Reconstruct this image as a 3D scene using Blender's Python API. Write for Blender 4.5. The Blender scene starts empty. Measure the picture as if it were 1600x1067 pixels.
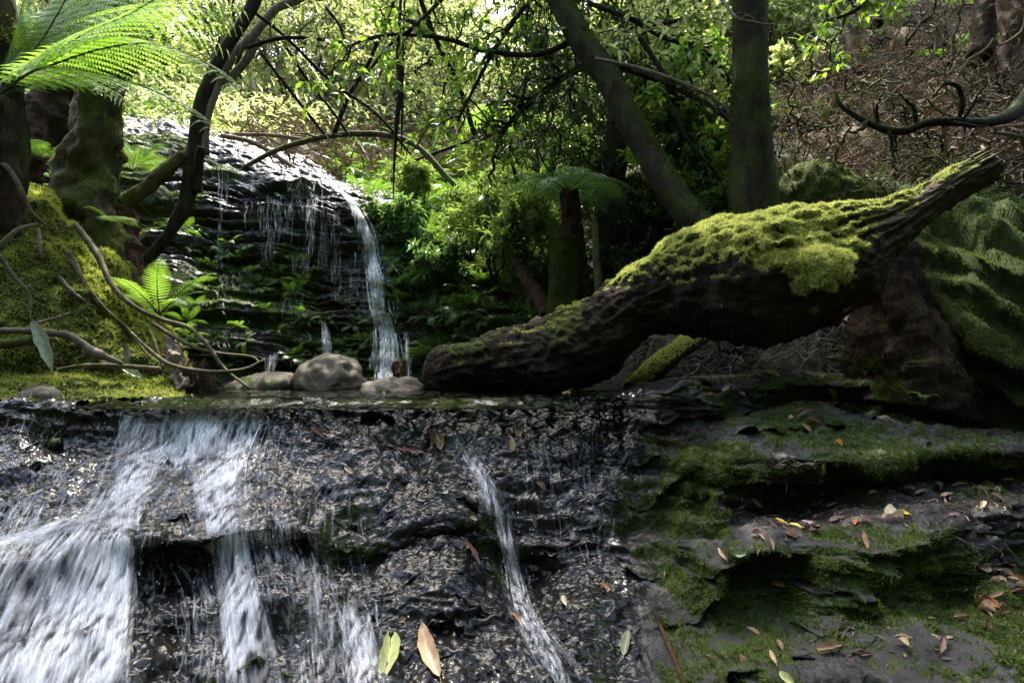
import bpy, math, random
import numpy as np
from mathutils import Vector

# ------------------------------------------------------------------ camera, world, sun, exposure
F = 889.0            # focal length in photo pixels (1600 wide)
HZ = 570.0           # horizon row of the photo
CH = 0.13            # camera height above the pool
scene = bpy.context.scene
cam_d = bpy.data.cameras.new("camera"); cam = bpy.data.objects.new("camera", cam_d)
scene.collection.objects.link(cam); scene.camera = cam
cam.location = (0, 0, CH); cam.rotation_euler = (math.radians(90), 0, 0)
cam_d.sensor_width = 36.0; cam_d.lens = 36.0 * F / 1600.0
cam_d.shift_y = (HZ - 533.5) / 1600.0
cam_d.clip_start = 0.05; cam_d.clip_end = 500

SUN_EL, SUN_AZ = 63.0, -14.0      # azimuth from +Y (the view direction), negative = left
el, az = math.radians(SUN_EL), math.radians(SUN_AZ)
sdir = Vector((math.sin(az) * math.cos(el), math.cos(az) * math.cos(el), math.sin(el)))
world = bpy.data.worlds.new("World"); scene.world = world; world.use_nodes = True
wn = world.node_tree
sky = wn.nodes.new("ShaderNodeTexSky"); sky.sky_type = 'NISHITA'; sky.sun_disc = False
sky.sun_elevation = el; sky.sun_rotation = az; sky.air_density = 1.0; sky.dust_density = 4.0; sky.ozone_density = 1.0
bg = wn.nodes["Background"]; bg.inputs["Strength"].default_value = 0.15
wn.links.new(sky.outputs[0], bg.inputs["Color"])
sun_d = bpy.data.lights.new("sun", 'SUN'); sun = bpy.data.objects.new("sun", sun_d)
scene.collection.objects.link(sun)
sun_d.energy = 2.3; sun_d.angle = math.radians(0.6); sun_d.color = (1.0, 0.95, 0.85)
sun.location = (0, 0, 30); sun.rotation_euler = (-sdir).to_track_quat('-Z', 'Y').to_euler()
scene.view_settings.view_transform = 'Standard'; scene.view_settings.look = 'None'
scene.view_settings.exposure = 3.0; scene.view_settings.gamma = 1.0
scene.render.engine = 'CYCLES'
cy = scene.cycles
cy.max_bounces = 7; cy.diffuse_bounces = 3; cy.glossy_bounces = 3; cy.transmission_bounces = 4
cy.transparent_max_bounces = 24; cy.caustics_reflective = False; cy.caustics_refractive = False
cy.use_denoising = True; cy.sample_clamp_indirect = 6.0

# ------------------------------------------------------------------ numeric helpers
rng = np.random.default_rng(7)
R = random.Random(11)
_perm = np.random.default_rng(3).permutation(256).astype(np.int32)
_perm = np.concatenate([_perm, _perm, _perm])
_g = np.random.default_rng(5).normal(size=(256, 3)); _g /= np.linalg.norm(_g, axis=1)[:, None]
_g = _g.astype(np.float32)

def perlin(p):
    p = np.asarray(p, np.float32); i = np.floor(p).astype(np.int32); f = p - i; i &= 255
    u = f * f * f * (f * (f * 6 - 15) + 10); r = np.zeros(len(p), np.float32)
    for dx in (0, 1):
        wx = u[:, 0] if dx else 1 - u[:, 0]
        for dy in (0, 1):
            wy = u[:, 1] if dy else 1 - u[:, 1]
            for dz in (0, 1):
                wz = u[:, 2] if dz else 1 - u[:, 2]
                h = _perm[_perm[_perm[(i[:, 0] + dx) & 255] + ((i[:, 1] + dy) & 255)] + ((i[:, 2] + dz) & 255)]
                g = _g[h]
                r += wx * wy * wz * (g[:, 0] * (f[:, 0] - dx) + g[:, 1] * (f[:, 1] - dy) + g[:, 2] * (f[:, 2] - dz))
    return r * 1.6

def fbm(p, octv=4, gain=0.5, off=0.0):
    p = np.asarray(p, np.float32) + off; a, s, r = 1.0, 1.0, 0.0
    for k in range(octv):
        r = r + a * perlin(p * s + 17.3 * k); a *= gain; s *= 2.03
    return r

def ridged(p, octv=4, gain=0.5, off=0.0):
    p = np.asarray(p, np.float32) + off; a, s, r = 1.0, 1.0, 0.0
    for k in range(octv):
        r = r + a * (1 - 2 * np.abs(perlin(p * s + 9.1 * k))); a *= gain; s *= 2.03
    return r

def sstep(a, b, x):
    t = np.clip((x - a) / (b - a), 0, 1); return t * t * (3 - 2 * t)

def P(px, py, d):
    return np.array([(px - 800.0) / F * d, d, CH + (HZ - py) / F * d])

def PA(px, py, d):
    px, py, d = np.broadcast_arrays(np.asarray(px, float), np.asarray(py, float), np.asarray(d, float))
    return np.stack([(px - 800.0) / F * d, d, CH + (HZ - py) / F * d], -1)

def nrm(v):
    return v / np.maximum(np.linalg.norm(v, axis=-1, keepdims=True), 1e-9)

def catmull(pts, n):
    pts = np.asarray(pts, float)
    if len(pts) == 2:
        t = np.linspace(0, 1, n)[:, None]; return pts[0] * (1 - t) + pts[1] * t
    q = np.vstack([2 * pts[0] - pts[1], pts, 2 * pts[-1] - pts[-2]])
    seg = np.linalg.norm(np.diff(pts, axis=0), axis=1); c = np.concatenate([[0], np.cumsum(seg)]); c /= c[-1]
    t = np.linspace(0, 1, n); k = np.clip(np.searchsorted(c, t, side='right') - 1, 0, len(pts) - 2)
    u = ((t - c[k]) / np.maximum(c[k + 1] - c[k], 1e-9))[:, None]
    p0, p1, p2, p3 = q[k], q[k + 1], q[k + 2], q[k + 3]
    return 0.5 * (2 * p1 + (p2 - p0) * u + (2 * p0 - 5 * p1 + 4 * p2 - p3) * u ** 2 + (3 * p1 - p0 - 3 * p2 + p3) * u ** 3)

# ------------------------------------------------------------------ mesh containers
class MB:
    def __init__(s): s.v, s.f, s.m, s.t, s.n = [], [], [], [], 0
    def add(s, V, Fc, mi=0, tint=None):
        V = np.asarray(V, np.float32).reshape(-1, 3); Fc = np.asarray(Fc, np.int64)
        s.v.append(V); s.f.append(Fc + s.n); s.m.append(np.full(len(Fc), mi, np.int32)); s.n += len(V)
        if tint is None: tint = 0.5
        s.t.append(np.broadcast_to(np.asarray(tint, np.float32), (len(V),)).copy())
        return s
    def mesh(s, name, mats, smooth=True, attrs=None):
        V = np.concatenate(s.v); me = bpy.data.meshes.new(name)
        me.vertices.add(len(V)); me.vertices.foreach_set("co", V.ravel())
        cnt = np.concatenate([np.full(len(f), f.shape[1], np.int64) for f in s.f])
        idx = np.concatenate([f.ravel() for f in s.f])
        me.loops.add(len(idx)); me.loops.foreach_set("vertex_index", idx.astype(np.int32))
        st = np.concatenate([[0], np.cumsum(cnt)[:-1]]).astype(np.int32)
        me.polygons.add(len(cnt)); me.polygons.foreach_set("loop_start", st)
        me.polygons.foreach_set("loop_total", cnt.astype(np.int32))
        me.polygons.foreach_set("material_index", np.concatenate(s.m))
        me.polygons.foreach_set("use_smooth", np.full(len(cnt), smooth))
        for m in (mats if isinstance(mats, (list, tuple)) else [mats]): me.materials.append(m)
        at = {"tint": np.concatenate(s.t)}
        if attrs: at.update(attrs)
        for k, a in at.items():
            la = me.attributes.new(k, 'FLOAT', 'POINT'); la.data.foreach_set("value", np.asarray(a, np.float32))
        me.update(calc_edges=True); return me
    def obj(s, name, mats, parent=None, smooth=True, attrs=None, loc=None):
        return link(name, s.mesh(name, mats, smooth, attrs), parent, loc)

def link(name, data, parent=None, loc=None):
    o = bpy.data.objects.new(name, data); scene.collection.objects.link(o)
    if parent is not None: o.parent = parent
    if loc is not None: o.location = loc
    return o

def tag(o, label, cat, group=None, kind=None):
    o["label"] = label; o["category"] = cat
    if group: o["group"] = group
    if kind: o["kind"] = kind
    return o

def thing(name, label, cat, loc=(0, 0, 0), group=None):
    o = link(name, None, None, tuple(float(c) for c in loc)); o.empty_display_size = 0.1
    return tag(o, label, cat, group)

def dup(root, loc, rz=0.0, s=1.0, label=None, group=None, tilt=(0, 0)):
    r = root.copy(); scene.collection.objects.link(r); r.location = loc
    r.rotation_euler = (tilt[0], tilt[1], rz); r.scale = (s, s, s)
    if label: r["label"] = label
    if group: r["group"] = group
    for ch in list(root.children):
        c = ch.copy(); scene.collection.objects.link(c); c.parent = r
        for g in list(ch.children):
            d = g.copy(); scene.collection.objects.link(d); d.parent = c
    return r

def gridf(nu, nv, closed=False):
    i = np.arange(nu - (0 if closed else 1)); j = np.arange(nv - 1)
    I, J = np.meshgrid(i, j, indexing='ij'); I2 = (I + 1) % nu
    return np.stack([I * nv + J, I2 * nv + J, I2 * nv + J + 1, I * nv + J + 1], -1).reshape(-1, 4)

def frames(pts):
    T = nrm(np.gradient(pts, axis=0)); up = np.array([0, 0, 1.0])
    if abs(T[0] @ up) > 0.9: up = np.array([1.0, 0, 0])
    N = np.zeros_like(T); n = nrm(np.cross(np.cross(T[0], up), T[0])); N[0] = n
    for k in range(1, len(T)):
        n = N[k - 1] - (N[k - 1] @ T[k]) * T[k]; N[k] = n / max(np.linalg.norm(n), 1e-9)
    return T, N, np.cross(T, N)

def tube_grid(pts, rad, seg=8, lump=0.0, lf=8.0, off=0.0, stretch=1.0, octv=3):
    """verts (n, seg, 3) and outward normals"""
    T, N, B = frames(pts); n = len(pts)
    th = np.linspace(0, 2 * np.pi, seg, endpoint=False)
    dirs = N[:, None] * np.cos(th)[None, :, None] + B[:, None] * np.sin(th)[None, :, None]
    r = np.broadcast_to(np.asarray(rad, float), (n,))[:, None]
    V = pts[:, None] + dirs * r[..., None]
    if lump:
        arc = np.concatenate([[0], np.cumsum(np.linalg.norm(np.diff(pts, axis=0), axis=1))])
        q = np.concatenate([np.broadcast_to(arc[:, None, None] / stretch, (n, seg, 1)), (dirs * r[..., None])[..., :3]], -1)
        q3 = np.stack([q[..., 0], q[..., 1] + q[..., 3] * 0.6, q[..., 2] - q[..., 3] * 0.3], -1).reshape(-1, 3)
        dd = fbm(q3 * lf, octv, 0.55, off).reshape(n, seg)
        V = V + dirs * (dd * lump * r)[..., None]
    return V, dirs

def add_tube(mb, pts, rad, seg=8, mi=0, tint=0.5, cap=True, **kw):
    V, _ = tube_grid(np.asarray(pts, float), rad, seg, **kw); n = len(V)
    I, J = np.meshgrid(np.arange(n - 1), np.arange(seg), indexing='ij'); J2 = (J + 1) % seg
    fc = np.stack([I * seg + J, I * seg + J2, (I + 1) * seg + J2, (I + 1) * seg + J], -1).reshape(-1, 4)
    vv = V.reshape(-1, 3)
    if cap:
        c0, c1 = V[0].mean(0), V[-1].mean(0); a = len(vv); vv = np.vstack([vv, c0, c1])
        j = np.arange(seg); j2 = (j + 1) % seg
        t0 = np.stack([np.full(seg, a), j2, j, np.full(seg, a)], -1)[:, :3]
        t1 = np.stack([np.full(seg, a + 1), (n - 1) * seg + j, (n - 1) * seg + j2], -1)
        mb.add(vv, fc, mi, tint); base = mb.n - len(vv)
        mb.f.append(np.vstack([t0, t1]) + base); mb.m.append(np.full(2 * seg, mi, np.int32))
    else:
        mb.add(vv, fc, mi, tint)
    return V

def wiggle(a, b, n, amp, rnd, sag=0.0):
    """a wandering line from a to b"""
    a, b = np.asarray(a, float), np.asarray(b, float); t = np.linspace(0, 1, n)[:, None]
    L = np.linalg.norm(b - a); p = a * (1 - t) + b * t
    o = np.array([rnd.uniform(-99, 99) for _ in range(3)])
    s = t[:, 0] * max(2.0, n / 3.0)
    nz = np.stack([perlin(np.stack([s, np.full(n, o[k]), np.full(n, 3.3 * k)], -1)) for k in range(3)], -1)
    env = np.minimum(1, np.minimum(t, 1 - t) * 6 + 0.15 * t)
    p = p + nz * amp * L * env; p[:, 2] += sag * L * 4 * (t * (1 - t))[:, 0]
    return p

# leaves: pos, dir, normal, length, width -> folded 6-vertex leaf (4 tris + ...) or 4-vertex rhomb
def add_leaves(mb, pos, d, up, L, W, mi=0, tint=None, fold=0.25, droop=0.15, fine=False):
    pos, d = np.asarray(pos, float), nrm(np.asarray(d, float)); n = len(pos)
    if n == 0: return
    side = np.cross(d, up); bad = np.linalg.norm(side, axis=1) < 1e-3
    side[bad] = [1, 0, 0]; side = nrm(side); nn = np.cross(side, d)
    L = np.broadcast_to(L, (n,))[:, None]; W = np.broadcast_to(W, (n,))[:, None]
    if tint is None: tint = rng.random(n)
    if not fine:
        base = pos; mid = pos + d * L * 0.42
        l = mid + side * W * 0.5 + nn * W * fold; r = mid - side * W * 0.5 + nn * W * fold
        tip = pos + d * L - nn * L * droop
        V = np.stack([base, r, tip, l], 1).reshape(-1, 3); k = np.arange(n)[:, None] * 4
        fc = np.concatenate([k + np.array([[0, 1, 2]]), k + np.array([[0, 2, 3]])])
        mb.add(V, fc, mi, np.repeat(tint, 4))
    else:
        def pt(a, w, s, dz): return pos + d * L * a + side * W * w * s + nn * (abs(s) * W * w * fold - L * dz)
        V = np.stack([pt(0, 0, 0, 0), pt(.25, .38, 1, droop * .05), pt(.25, .38, -1, droop * .05), pt(.3, 0, 0, droop * .06),
                      pt(.6, .42, 1, droop * .35), pt(.6, .42, -1, droop * .35), pt(.62, 0, 0, droop * .36), pt(1, 0, 0, droop)], 1).reshape(-1, 3)
        k = np.arange(n)[:, None] * 8
        tri = np.array([[0, 3, 1], [0, 2, 3], [4, 6, 7], [6, 5, 7]]); quad = np.array([[1, 3, 6, 4], [3, 2, 5, 6]])
        ft = (k[:, None] + tri[None]).reshape(-1, 3); fq = (k[:, None] + quad[None]).reshape(-1, 4)
        mb.add(V, ft, mi, np.repeat(tint, 8)); b = mb.n - len(V)
        mb.f.append(fq + b); mb.m.append(np.full(len(fq), mi, np.int32))

def add_tufts(mb, pos, nor, L, W, spread=0.7, tint=None, mi=0):
    """narrow moss blades"""
    n = len(pos); d = nrm(nor + spread * rng.normal(size=(n, 3))); s = nrm(np.cross(d, rng.normal(size=(n, 3))))
    L = (L * rng.uniform(.5, 1.3, n))[:, None] if np.isscalar(L) else (np.asarray(L) * rng.uniform(.5, 1.3, n))[:, None]
    bend = rng.normal(size=(n, 3)) * 0.25
    V = np.stack([pos - s * W, pos + s * W, pos + (d + bend) * L], 1).reshape(-1, 3)
    if tint is None: tint = rng.random(n)
    mb.add(V, np.arange(3 * n).reshape(-1, 3), mi, np.repeat(tint, 3))

def sample_grid(V, Nn, mask, n):
    """random points over a vertex grid (A,B,3) with probability mask*area"""
    A, B = V.shape[:2]
    a = np.linalg.norm(np.cross(V[1:, :-1] - V[:-1, :-1], V[:-1, 1:] - V[:-1, :-1]), axis=-1)
    w = (a * mask[:-1, :-1]).ravel(); c = np.cumsum(w); k = np.searchsorted(c, rng.random(n) * c[-1])
    k = np.minimum(k, len(w) - 1); i, j = k // (B - 1), k % (B - 1); u, v = rng.random((2, n))[:, :, None]
    p = (V[i, j] * (1 - u) * (1 - v) + V[i + 1, j] * u * (1 - v) + V[i, j + 1] * (1 - u) * v + V[i + 1, j + 1] * u * v)
    return p, Nn[i, j], i, j

def grid_normals(V, flip=False):
    du = np.gradient(V, axis=0); dv = np.gradient(V, axis=1); n = nrm(np.cross(du, dv))
    return -n if flip else n

# ------------------------------------------------------------------ materials
def newmat(name):
    m = bpy.data.materials.new(name); m.use_nodes = True; nt = m.node_tree
    for n in list(nt.nodes): nt.nodes.remove(n)
    return m, nt, (lambda t, **kw: _node(nt, t, kw)), nt.links.new

def _node(nt, t, kw):
    n = nt.nodes.new(t)
    for k, v in kw.items():
        if k.startswith('i_'): n.inputs[k[2:].replace('_', ' ')].default_value = v
        else: setattr(n, k, v)
    return n

def ramp(N, stops):
    r = N('ShaderNodeValToRGB'); e = r.color_ramp.elements
    while len(e) < len(stops): e.new(0.5)
    for el_, (p, c) in zip(e, stops):
        el_.position = p; el_.color = (c, c, c, 1) if np.isscalar(c) else (*c, 1)
    return r

def mix(N, Lk, fac, a, b):
    m = N('ShaderNodeMix', data_type='RGBA')
    for sock, val in ((m.inputs[0], fac), (m.inputs[6], a), (m.inputs[7], b)):
        if hasattr(val, 'links'): Lk(val, sock)
        elif np.isscalar(val): sock.default_value = val
        else: sock.default_value = (*val, 1)
    return m.outputs[2]

def math_(N, Lk, op, a, b=None):
    m = N('ShaderNodeMath', operation=op)
    for k, val in enumerate((a, b)):
        if val is None: continue
        if hasattr(val, 'links'): Lk(val, m.inputs[k])
        else: m.inputs[k].default_value = val
    return m.outputs[0]

def leaf_mat(name, dark, light, trans=0.45, rough=0.45, tcol=None, spec=0.4):
    m, nt, N, Lk = newmat(name)
    at = N('ShaderNodeAttribute', attribute_name='tint'); oi = N('ShaderNodeObjectInfo')
    ge = N('ShaderNodeNewGeometry'); nz = N('ShaderNodeTexNoise', i_Scale=1.7)
    Lk(ge.outputs['Position'], nz.inputs['Vector'])
    f = math_(N, Lk, 'ADD', math_(N, Lk, 'MULTIPLY', at.outputs['Fac'], 0.6), math_(N, Lk, 'MULTIPLY', nz.outputs['Fac'], 0.5))
    f = math_(N, Lk, 'ADD', f, math_(N, Lk, 'MULTIPLY', oi.outputs['Random'], 0.15))
    c = ramp(N, [(0.15, dark), (0.95, light)]); Lk(f, c.inputs[0])
    p = N('ShaderNodeBsdfPrincipled', i_Roughness=rough); p.inputs['Specular IOR Level'].default_value = spec
    Lk(c.outputs[0], p.inputs['Base Color'])
    t = N('ShaderNodeBsdfTranslucent')
    tc = mix(N, Lk, 0.75, c.outputs[0], tcol or tuple(np.minimum(1, np.array(light) * np.array([1.9, 2.0, 0.7]))))
    Lk(tc, t.inputs['Color'])
    ms = N('ShaderNodeMixShader', i_Fac=trans); Lk(p.outputs[0], ms.inputs[1]); Lk(t.outputs[0], ms.inputs[2])
    o = N('ShaderNodeOutputMaterial'); Lk(ms.outputs[0], o.inputs[0]); return m

def bark_mat(name, c0, c1, c2=None, scale=14, stretch=(1, 1, .25), bump=.6, moss=None, mossamt=.5, rough=.85, dist=.02):
    m, nt, N, Lk = newmat(name)
    tc = N('ShaderNodeNewGeometry'); mp = N('ShaderNodeMapping'); mp.inputs['Scale'].default_value = stretch
    Lk(tc.outputs['Position'], mp.inputs[0])
    n1 = N('ShaderNodeTexNoise', i_Scale=scale, i_Detail=6.0, i_Roughness=.65); Lk(mp.outputs[0], n1.inputs['Vector'])
    n2 = N('ShaderNodeTexNoise', i_Scale=scale * .28, i_Detail=4.0); Lk(tc.outputs['Position'], n2.inputs['Vector'])
    c = ramp(N, [(.3, c0), (.62, c1)] + ([(.8, c2)] if c2 else [])); Lk(n1.outputs['Fac'], c.inputs[0])
    col = c.outputs[0]
    if moss:
        n3 = N('ShaderNodeTexNoise', i_Scale=60.0, i_Detail=3.0); Lk(tc.outputs['Position'], n3.inputs['Vector'])
        mc = ramp(N, [(.3, tuple(np.array(moss) * .45)), (.7, moss)]); Lk(n3.outputs['Fac'], mc.inputs[0])
        sp = N('ShaderNodeSeparateXYZ'); Lk(tc.outputs['Normal'], sp.inputs[0])
        v = math_(N, Lk, 'ADD', n2.outputs['Fac'], math_(N, Lk, 'MULTIPLY', sp.outputs['Z'], .18))
        v = math_(N, Lk, 'ADD', v, math_(N, Lk, 'MULTIPLY', n1.outputs['Fac'], .25))
        k = ramp(N, [(.78 - mossamt * .4, 0.0), (.9 - mossamt * .4, 1.0)]); Lk(v, k.inputs[0])
        col = mix(N, Lk, k.outputs[0], col, mc.outputs[0])
    p = N('ShaderNodeBsdfPrincipled', i_Roughness=rough); p.inputs['Specular IOR Level'].default_value = .12
    Lk(col, p.inputs['Base Color'])
    b = N('ShaderNodeBump', i_Strength=bump, i_Distance=dist); Lk(n1.outputs['Fac'], b.inputs['Height']); Lk(b.outputs[0], p.inputs['Normal'])
    o = N('ShaderNodeOutputMaterial'); Lk(p.outputs[0], o.inputs[0]); return m

def rock_mat(name, c0, c1, moss0, moss1, bumps=(26, 90), bstr=.55, rough_wet=.18, rough_dry=.7, bdist=.012, alt=None):
    """dark rock: attribute 'wet' 0..1 sets gloss, attribute 'moss' 0..1 blends a moss growth in"""
    m, nt, N, Lk = newmat(name)
    g = N('ShaderNodeNewGeometry'); pos = g.outputs['Position']
    n1 = N('ShaderNodeTexNoise', i_Scale=9.0, i_Detail=8.0, i_Roughness=.6); Lk(pos, n1.inputs['Vector'])
    c = ramp(N, [(.3, c0), (.7, c1)]); Lk(n1.outputs['Fac'], c.inputs[0]); ccol = c.outputs[0]
    n2 = N('ShaderNodeTexNoise', i_Scale=70.0, i_Detail=4.0); Lk(pos, n2.inputs['Vector'])
    n5 = N('ShaderNodeTexNoise', i_Scale=14.0, i_Detail=5.0, i_Roughness=.7); Lk(pos, n5.inputs['Vector'])
    mc = ramp(N, [(.3, moss0), (.7, moss1)]); Lk(n2.outputs['Fac'], mc.inputs[0]); mcol = mc.outputs[0]
    if alt:                                                   # a second kind of stone where attribute 'side' is 1
        sd_ = N('ShaderNodeAttribute', attribute_name='side')
        c_ = ramp(N, [(.3, alt[0]), (.7, alt[1])]); Lk(n1.outputs['Fac'], c_.inputs[0]); ccol = mix(N, Lk, sd_.outputs['Fac'], ccol, c_.outputs[0])
        m_ = ramp(N, [(.3, alt[2]), (.7, alt[3])]); Lk(n2.outputs['Fac'], m_.inputs[0]); mcol = mix(N, Lk, sd_.outputs['Fac'], mcol, m_.outputs[0])
    am = N('ShaderNodeAttribute', attribute_name='moss'); aw = N('ShaderNodeAttribute', attribute_name='wet')
    v = math_(N, Lk, 'ADD', am.outputs['Fac'], math_(N, Lk, 'SUBTRACT', n5.outputs['Fac'], .5))
    k = ramp(N, [(.38, 0.0), (.62, 1.0)]); Lk(v, k.inputs[0])
    col = mix(N, Lk, k.outputs[0], ccol, mcol)
    wetm = math_(N, Lk, 'MULTIPLY', aw.outputs['Fac'], math_(N, Lk, 'SUBTRACT', 1.0, math_(N, Lk, 'MULTIPLY', k.outputs[0], .8)))
    ro = N('ShaderNodeMapRange'); ro.inputs[3].default_value = rough_dry; ro.inputs[4].default_value = rough_wet; Lk(wetm, ro.inputs[0])
    p = N('ShaderNodeBsdfPrincipled'); Lk(col, p.inputs['Base Color']); Lk(ro.outputs[0], p.inputs['Roughness'])
    sp = N('ShaderNodeMapRange'); sp.inputs[3].default_value = .2; sp.inputs[4].default_value = .23; Lk(wetm, sp.inputs[0])
    Lk(sp.outputs[0], p.inputs['Specular IOR Level'])
    vo = N('ShaderNodeTexVoronoi', i_Scale=bumps[1]); vo.feature = 'SMOOTH_F1'; Lk(pos, vo.inputs['Vector'])
    n3 = N('ShaderNodeTexNoise', i_Scale=bumps[0], i_Detail=1.5 if alt else 4.0, i_Roughness=.4 if alt else .5); Lk(pos, n3.inputs['Vector'])
    h = math_(N, Lk, 'ADD', n3.outputs['Fac'], math_(N, Lk, 'MULTIPLY', vo.outputs['Distance'], -.35))
    h = math_(N, Lk, 'ADD', h, math_(N, Lk, 'MULTIPLY', math_(N, Lk, 'MULTIPLY', n2.outputs['Fac'], k.outputs[0]), .5))
    b = N('ShaderNodeBump', i_Strength=bstr, i_Distance=bdist); h = math_(N, Lk, 'MULTIPLY', h, math_(N, Lk, 'ADD', math_(N, Lk, 'MULTIPLY', wetm, .7), .3)) if alt else h
    if alt:                                                   # water film: some patches run smooth, some stay pebbled
        n6 = N('ShaderNodeTexNoise', i_Scale=5.0, i_Detail=3.0); Lk(pos, n6.inputs['Vector']); k6 = ramp(N, [(.40, .25), (.62, 1.0)]); Lk(n6.outputs['Fac'], k6.inputs[0]); h = math_(N, Lk, 'MULTIPLY', h, k6.outputs[0])
        ve = N('ShaderNodeTexVoronoi', i_Scale=7.0); ve.feature = 'DISTANCE_TO_EDGE'; Lk(pos, ve.inputs['Vector'])
        cr = ramp(N, [(0.0, 0.0), (.05, 1.0)]); Lk(ve.outputs['Distance'], cr.inputs[0])
        gr = N('ShaderNodeTexNoise', i_Scale=34.0, i_Detail=7.0, i_Roughness=.62); Lk(pos, gr.inputs['Vector'])
        hs = math_(N, Lk, 'ADD', math_(N, Lk, 'MULTIPLY', cr.outputs[0], .5), math_(N, Lk, 'MULTIPLY', gr.outputs['Fac'], 2.2))
        h = math_(N, Lk, 'ADD', h, math_(N, Lk, 'MULTIPLY', hs, sd_.outputs['Fac']))
    Lk(h, b.inputs['Height']); Lk(b.outputs[0], p.inputs['Normal'])
    o = N('ShaderNodeOutputMaterial'); Lk(p.outputs[0], o.inputs[0]); return m

def water_mat():
    m, nt, N, Lk = newmat('pool_water_surface')
    g = N('ShaderNodeNewGeometry')
    n1 = N('ShaderNodeTexNoise', i_Scale=9.0, i_Detail=5.0); Lk(g.outputs['Position'], n1.inputs['Vector'])
    p = N('ShaderNodeBsdfPrincipled', i_Roughness=.04, i_IOR=1.33); p.inputs['Transmission Weight'].default_value = 1.0
    p.inputs['Base Color'].default_value = (.55, .6, .5, 1)
    b = N('ShaderNodeBump', i_Strength=.35, i_Distance=.03); Lk(n1.outputs['Fac'], b.inputs['Height']); Lk(b.outputs[0], p.inputs['Normal'])
    o = N('ShaderNodeOutputMaterial'); Lk(p.outputs[0], o.inputs[0]); return m

def foam_mat(name='white_water', dens=1.0):
    """aerated water: 'edge' fades across each strand, 'alpha' per strand, streak noise along it"""
    m, nt, N, Lk = newmat(name)
    e = N('ShaderNodeAttribute', attribute_name='edge'); a = N('ShaderNodeAttribute', attribute_name='alpha')
    g = N('ShaderNodeNewGeometry'); mp = N('ShaderNodeMapping'); mp.inputs['Scale'].default_value = (1, .3, .10)
    Lk(g.outputs['Position'], mp.inputs[0])
    n = N('ShaderNodeTexNoise', i_Scale=70.0, i_Detail=2.0); Lk(mp.outputs[0], n.inputs['Vector'])
    k = ramp(N, [(.36, .05), (.66, 1.0)]); Lk(n.outputs['Fac'], k.inputs[0])
    f = math_(N, Lk, 'MULTIPLY', math_(N, Lk, 'MULTIPLY', e.outputs['Fac'], a.outputs['Fac']), k.outputs[0])
    n2 = N('ShaderNodeTexNoise', i_Scale=7.0, i_Detail=4.0, i_Roughness=.6); Lk(mp.outputs[0], n2.inputs['Vector'])
    k2 = ramp(N, [(.36, .12), (.62, 1.0)]); Lk(n2.outputs['Fac'], k2.inputs[0])
    f = math_(N, Lk, 'MULTIPLY', math_(N, Lk, 'MULTIPLY', f, k2.outputs[0]), dens)
    d = N('ShaderNodeBsdfPrincipled', i_Roughness=.25); d.inputs['Base Color'].default_value = (.86, .88, .89, 1)
    t = N('ShaderNodeBsdfTranslucent'); t.inputs['Color'].default_value = (.86, .88, .89, 1)
    ms = N('ShaderNodeMixShader', i_Fac=.4); Lk(d.outputs[0], ms.inputs[1]); Lk(t.outputs[0], ms.inputs[2])
    tr = N('ShaderNodeBsdfTransparent'); m2 = N('ShaderNodeMixShader'); Lk(f, m2.inputs[0]); Lk(tr.outputs[0], m2.inputs[1]); Lk(ms.outputs[0], m2.inputs[2])
    o = N('ShaderNodeOutputMaterial'); Lk(m2.outputs[0], o.inputs[0]); return m

def soil_mat():
    m, nt, N, Lk = newmat('forest_soil')
    g = N('ShaderNodeNewGeometry'); pos = g.outputs['Position']
    n1 = N('ShaderNodeTexNoise', i_Scale=22.0, i_Detail=8.0, i_Roughness=.7); Lk(pos, n1.inputs['Vector'])
    c = ramp(N, [(.3, (.012, .009, .006)), (.55, (.05, .034, .022)), (.75, (.12, .085, .055))]); Lk(n1.outputs['Fac'], c.inputs[0])
    n2 = N('ShaderNodeTexNoise', i_Scale=1.3, i_Detail=5.0); Lk(pos, n2.inputs['Vector'])
    k = ramp(N, [(.5, 0.0), (.66, 1.0)]); Lk(n2.outputs['Fac'], k.inputs[0])
    n3 = N('ShaderNodeTexNoise', i_Scale=60.0, i_Detail=3.0); Lk(pos, n3.inputs['Vector'])
    mc = ramp(N, [(.3, (.015, .03, .006)), (.7, (.07, .12, .025))]); Lk(n3.outputs['Fac'], mc.inputs[0])
    col = mix(N, Lk, k.outputs[0], c.outputs[0], mc.outputs[0])
    p = N('ShaderNodeBsdfPrincipled', i_Roughness=.9); Lk(col, p.inputs['Base Color'])
    b = N('ShaderNodeBump', i_Strength=.8, i_Distance=.04); Lk(n1.outputs['Fac'], b.inputs['Height']); Lk(b.outputs[0], p.inputs['Normal'])
    o = N('ShaderNodeOutputMaterial'); Lk(p.outputs[0], o.inputs[0]); return m

def plain_leaf(name, c0, c1, rough=.5, trans=.15):
    m, nt, N, Lk = newmat(name)
    g = N('ShaderNodeTexCoord'); n = N('ShaderNodeTexNoise', i_Scale=60.0, i_Detail=5.0); Lk(g.outputs['Object'], n.inputs['Vector'])
    c = ramp(N, [(.35, c0), (.65, c1)]); Lk(n.outputs['Fac'], c.inputs[0])
    p = N('ShaderNodeBsdfPrincipled', i_Roughness=rough); Lk(c.outputs[0], p.inputs['Base Color'])
    t = N('ShaderNodeBsdfTranslucent'); Lk(c.outputs[0], t.inputs[0])
    ms = N('ShaderNodeMixShader', i_Fac=trans); Lk(p.outputs[0], ms.inputs[1]); Lk(t.outputs[0], ms.inputs[2])
    o = N('ShaderNodeOutputMaterial'); Lk(ms.outputs[0], o.inputs[0]); return m

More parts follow.
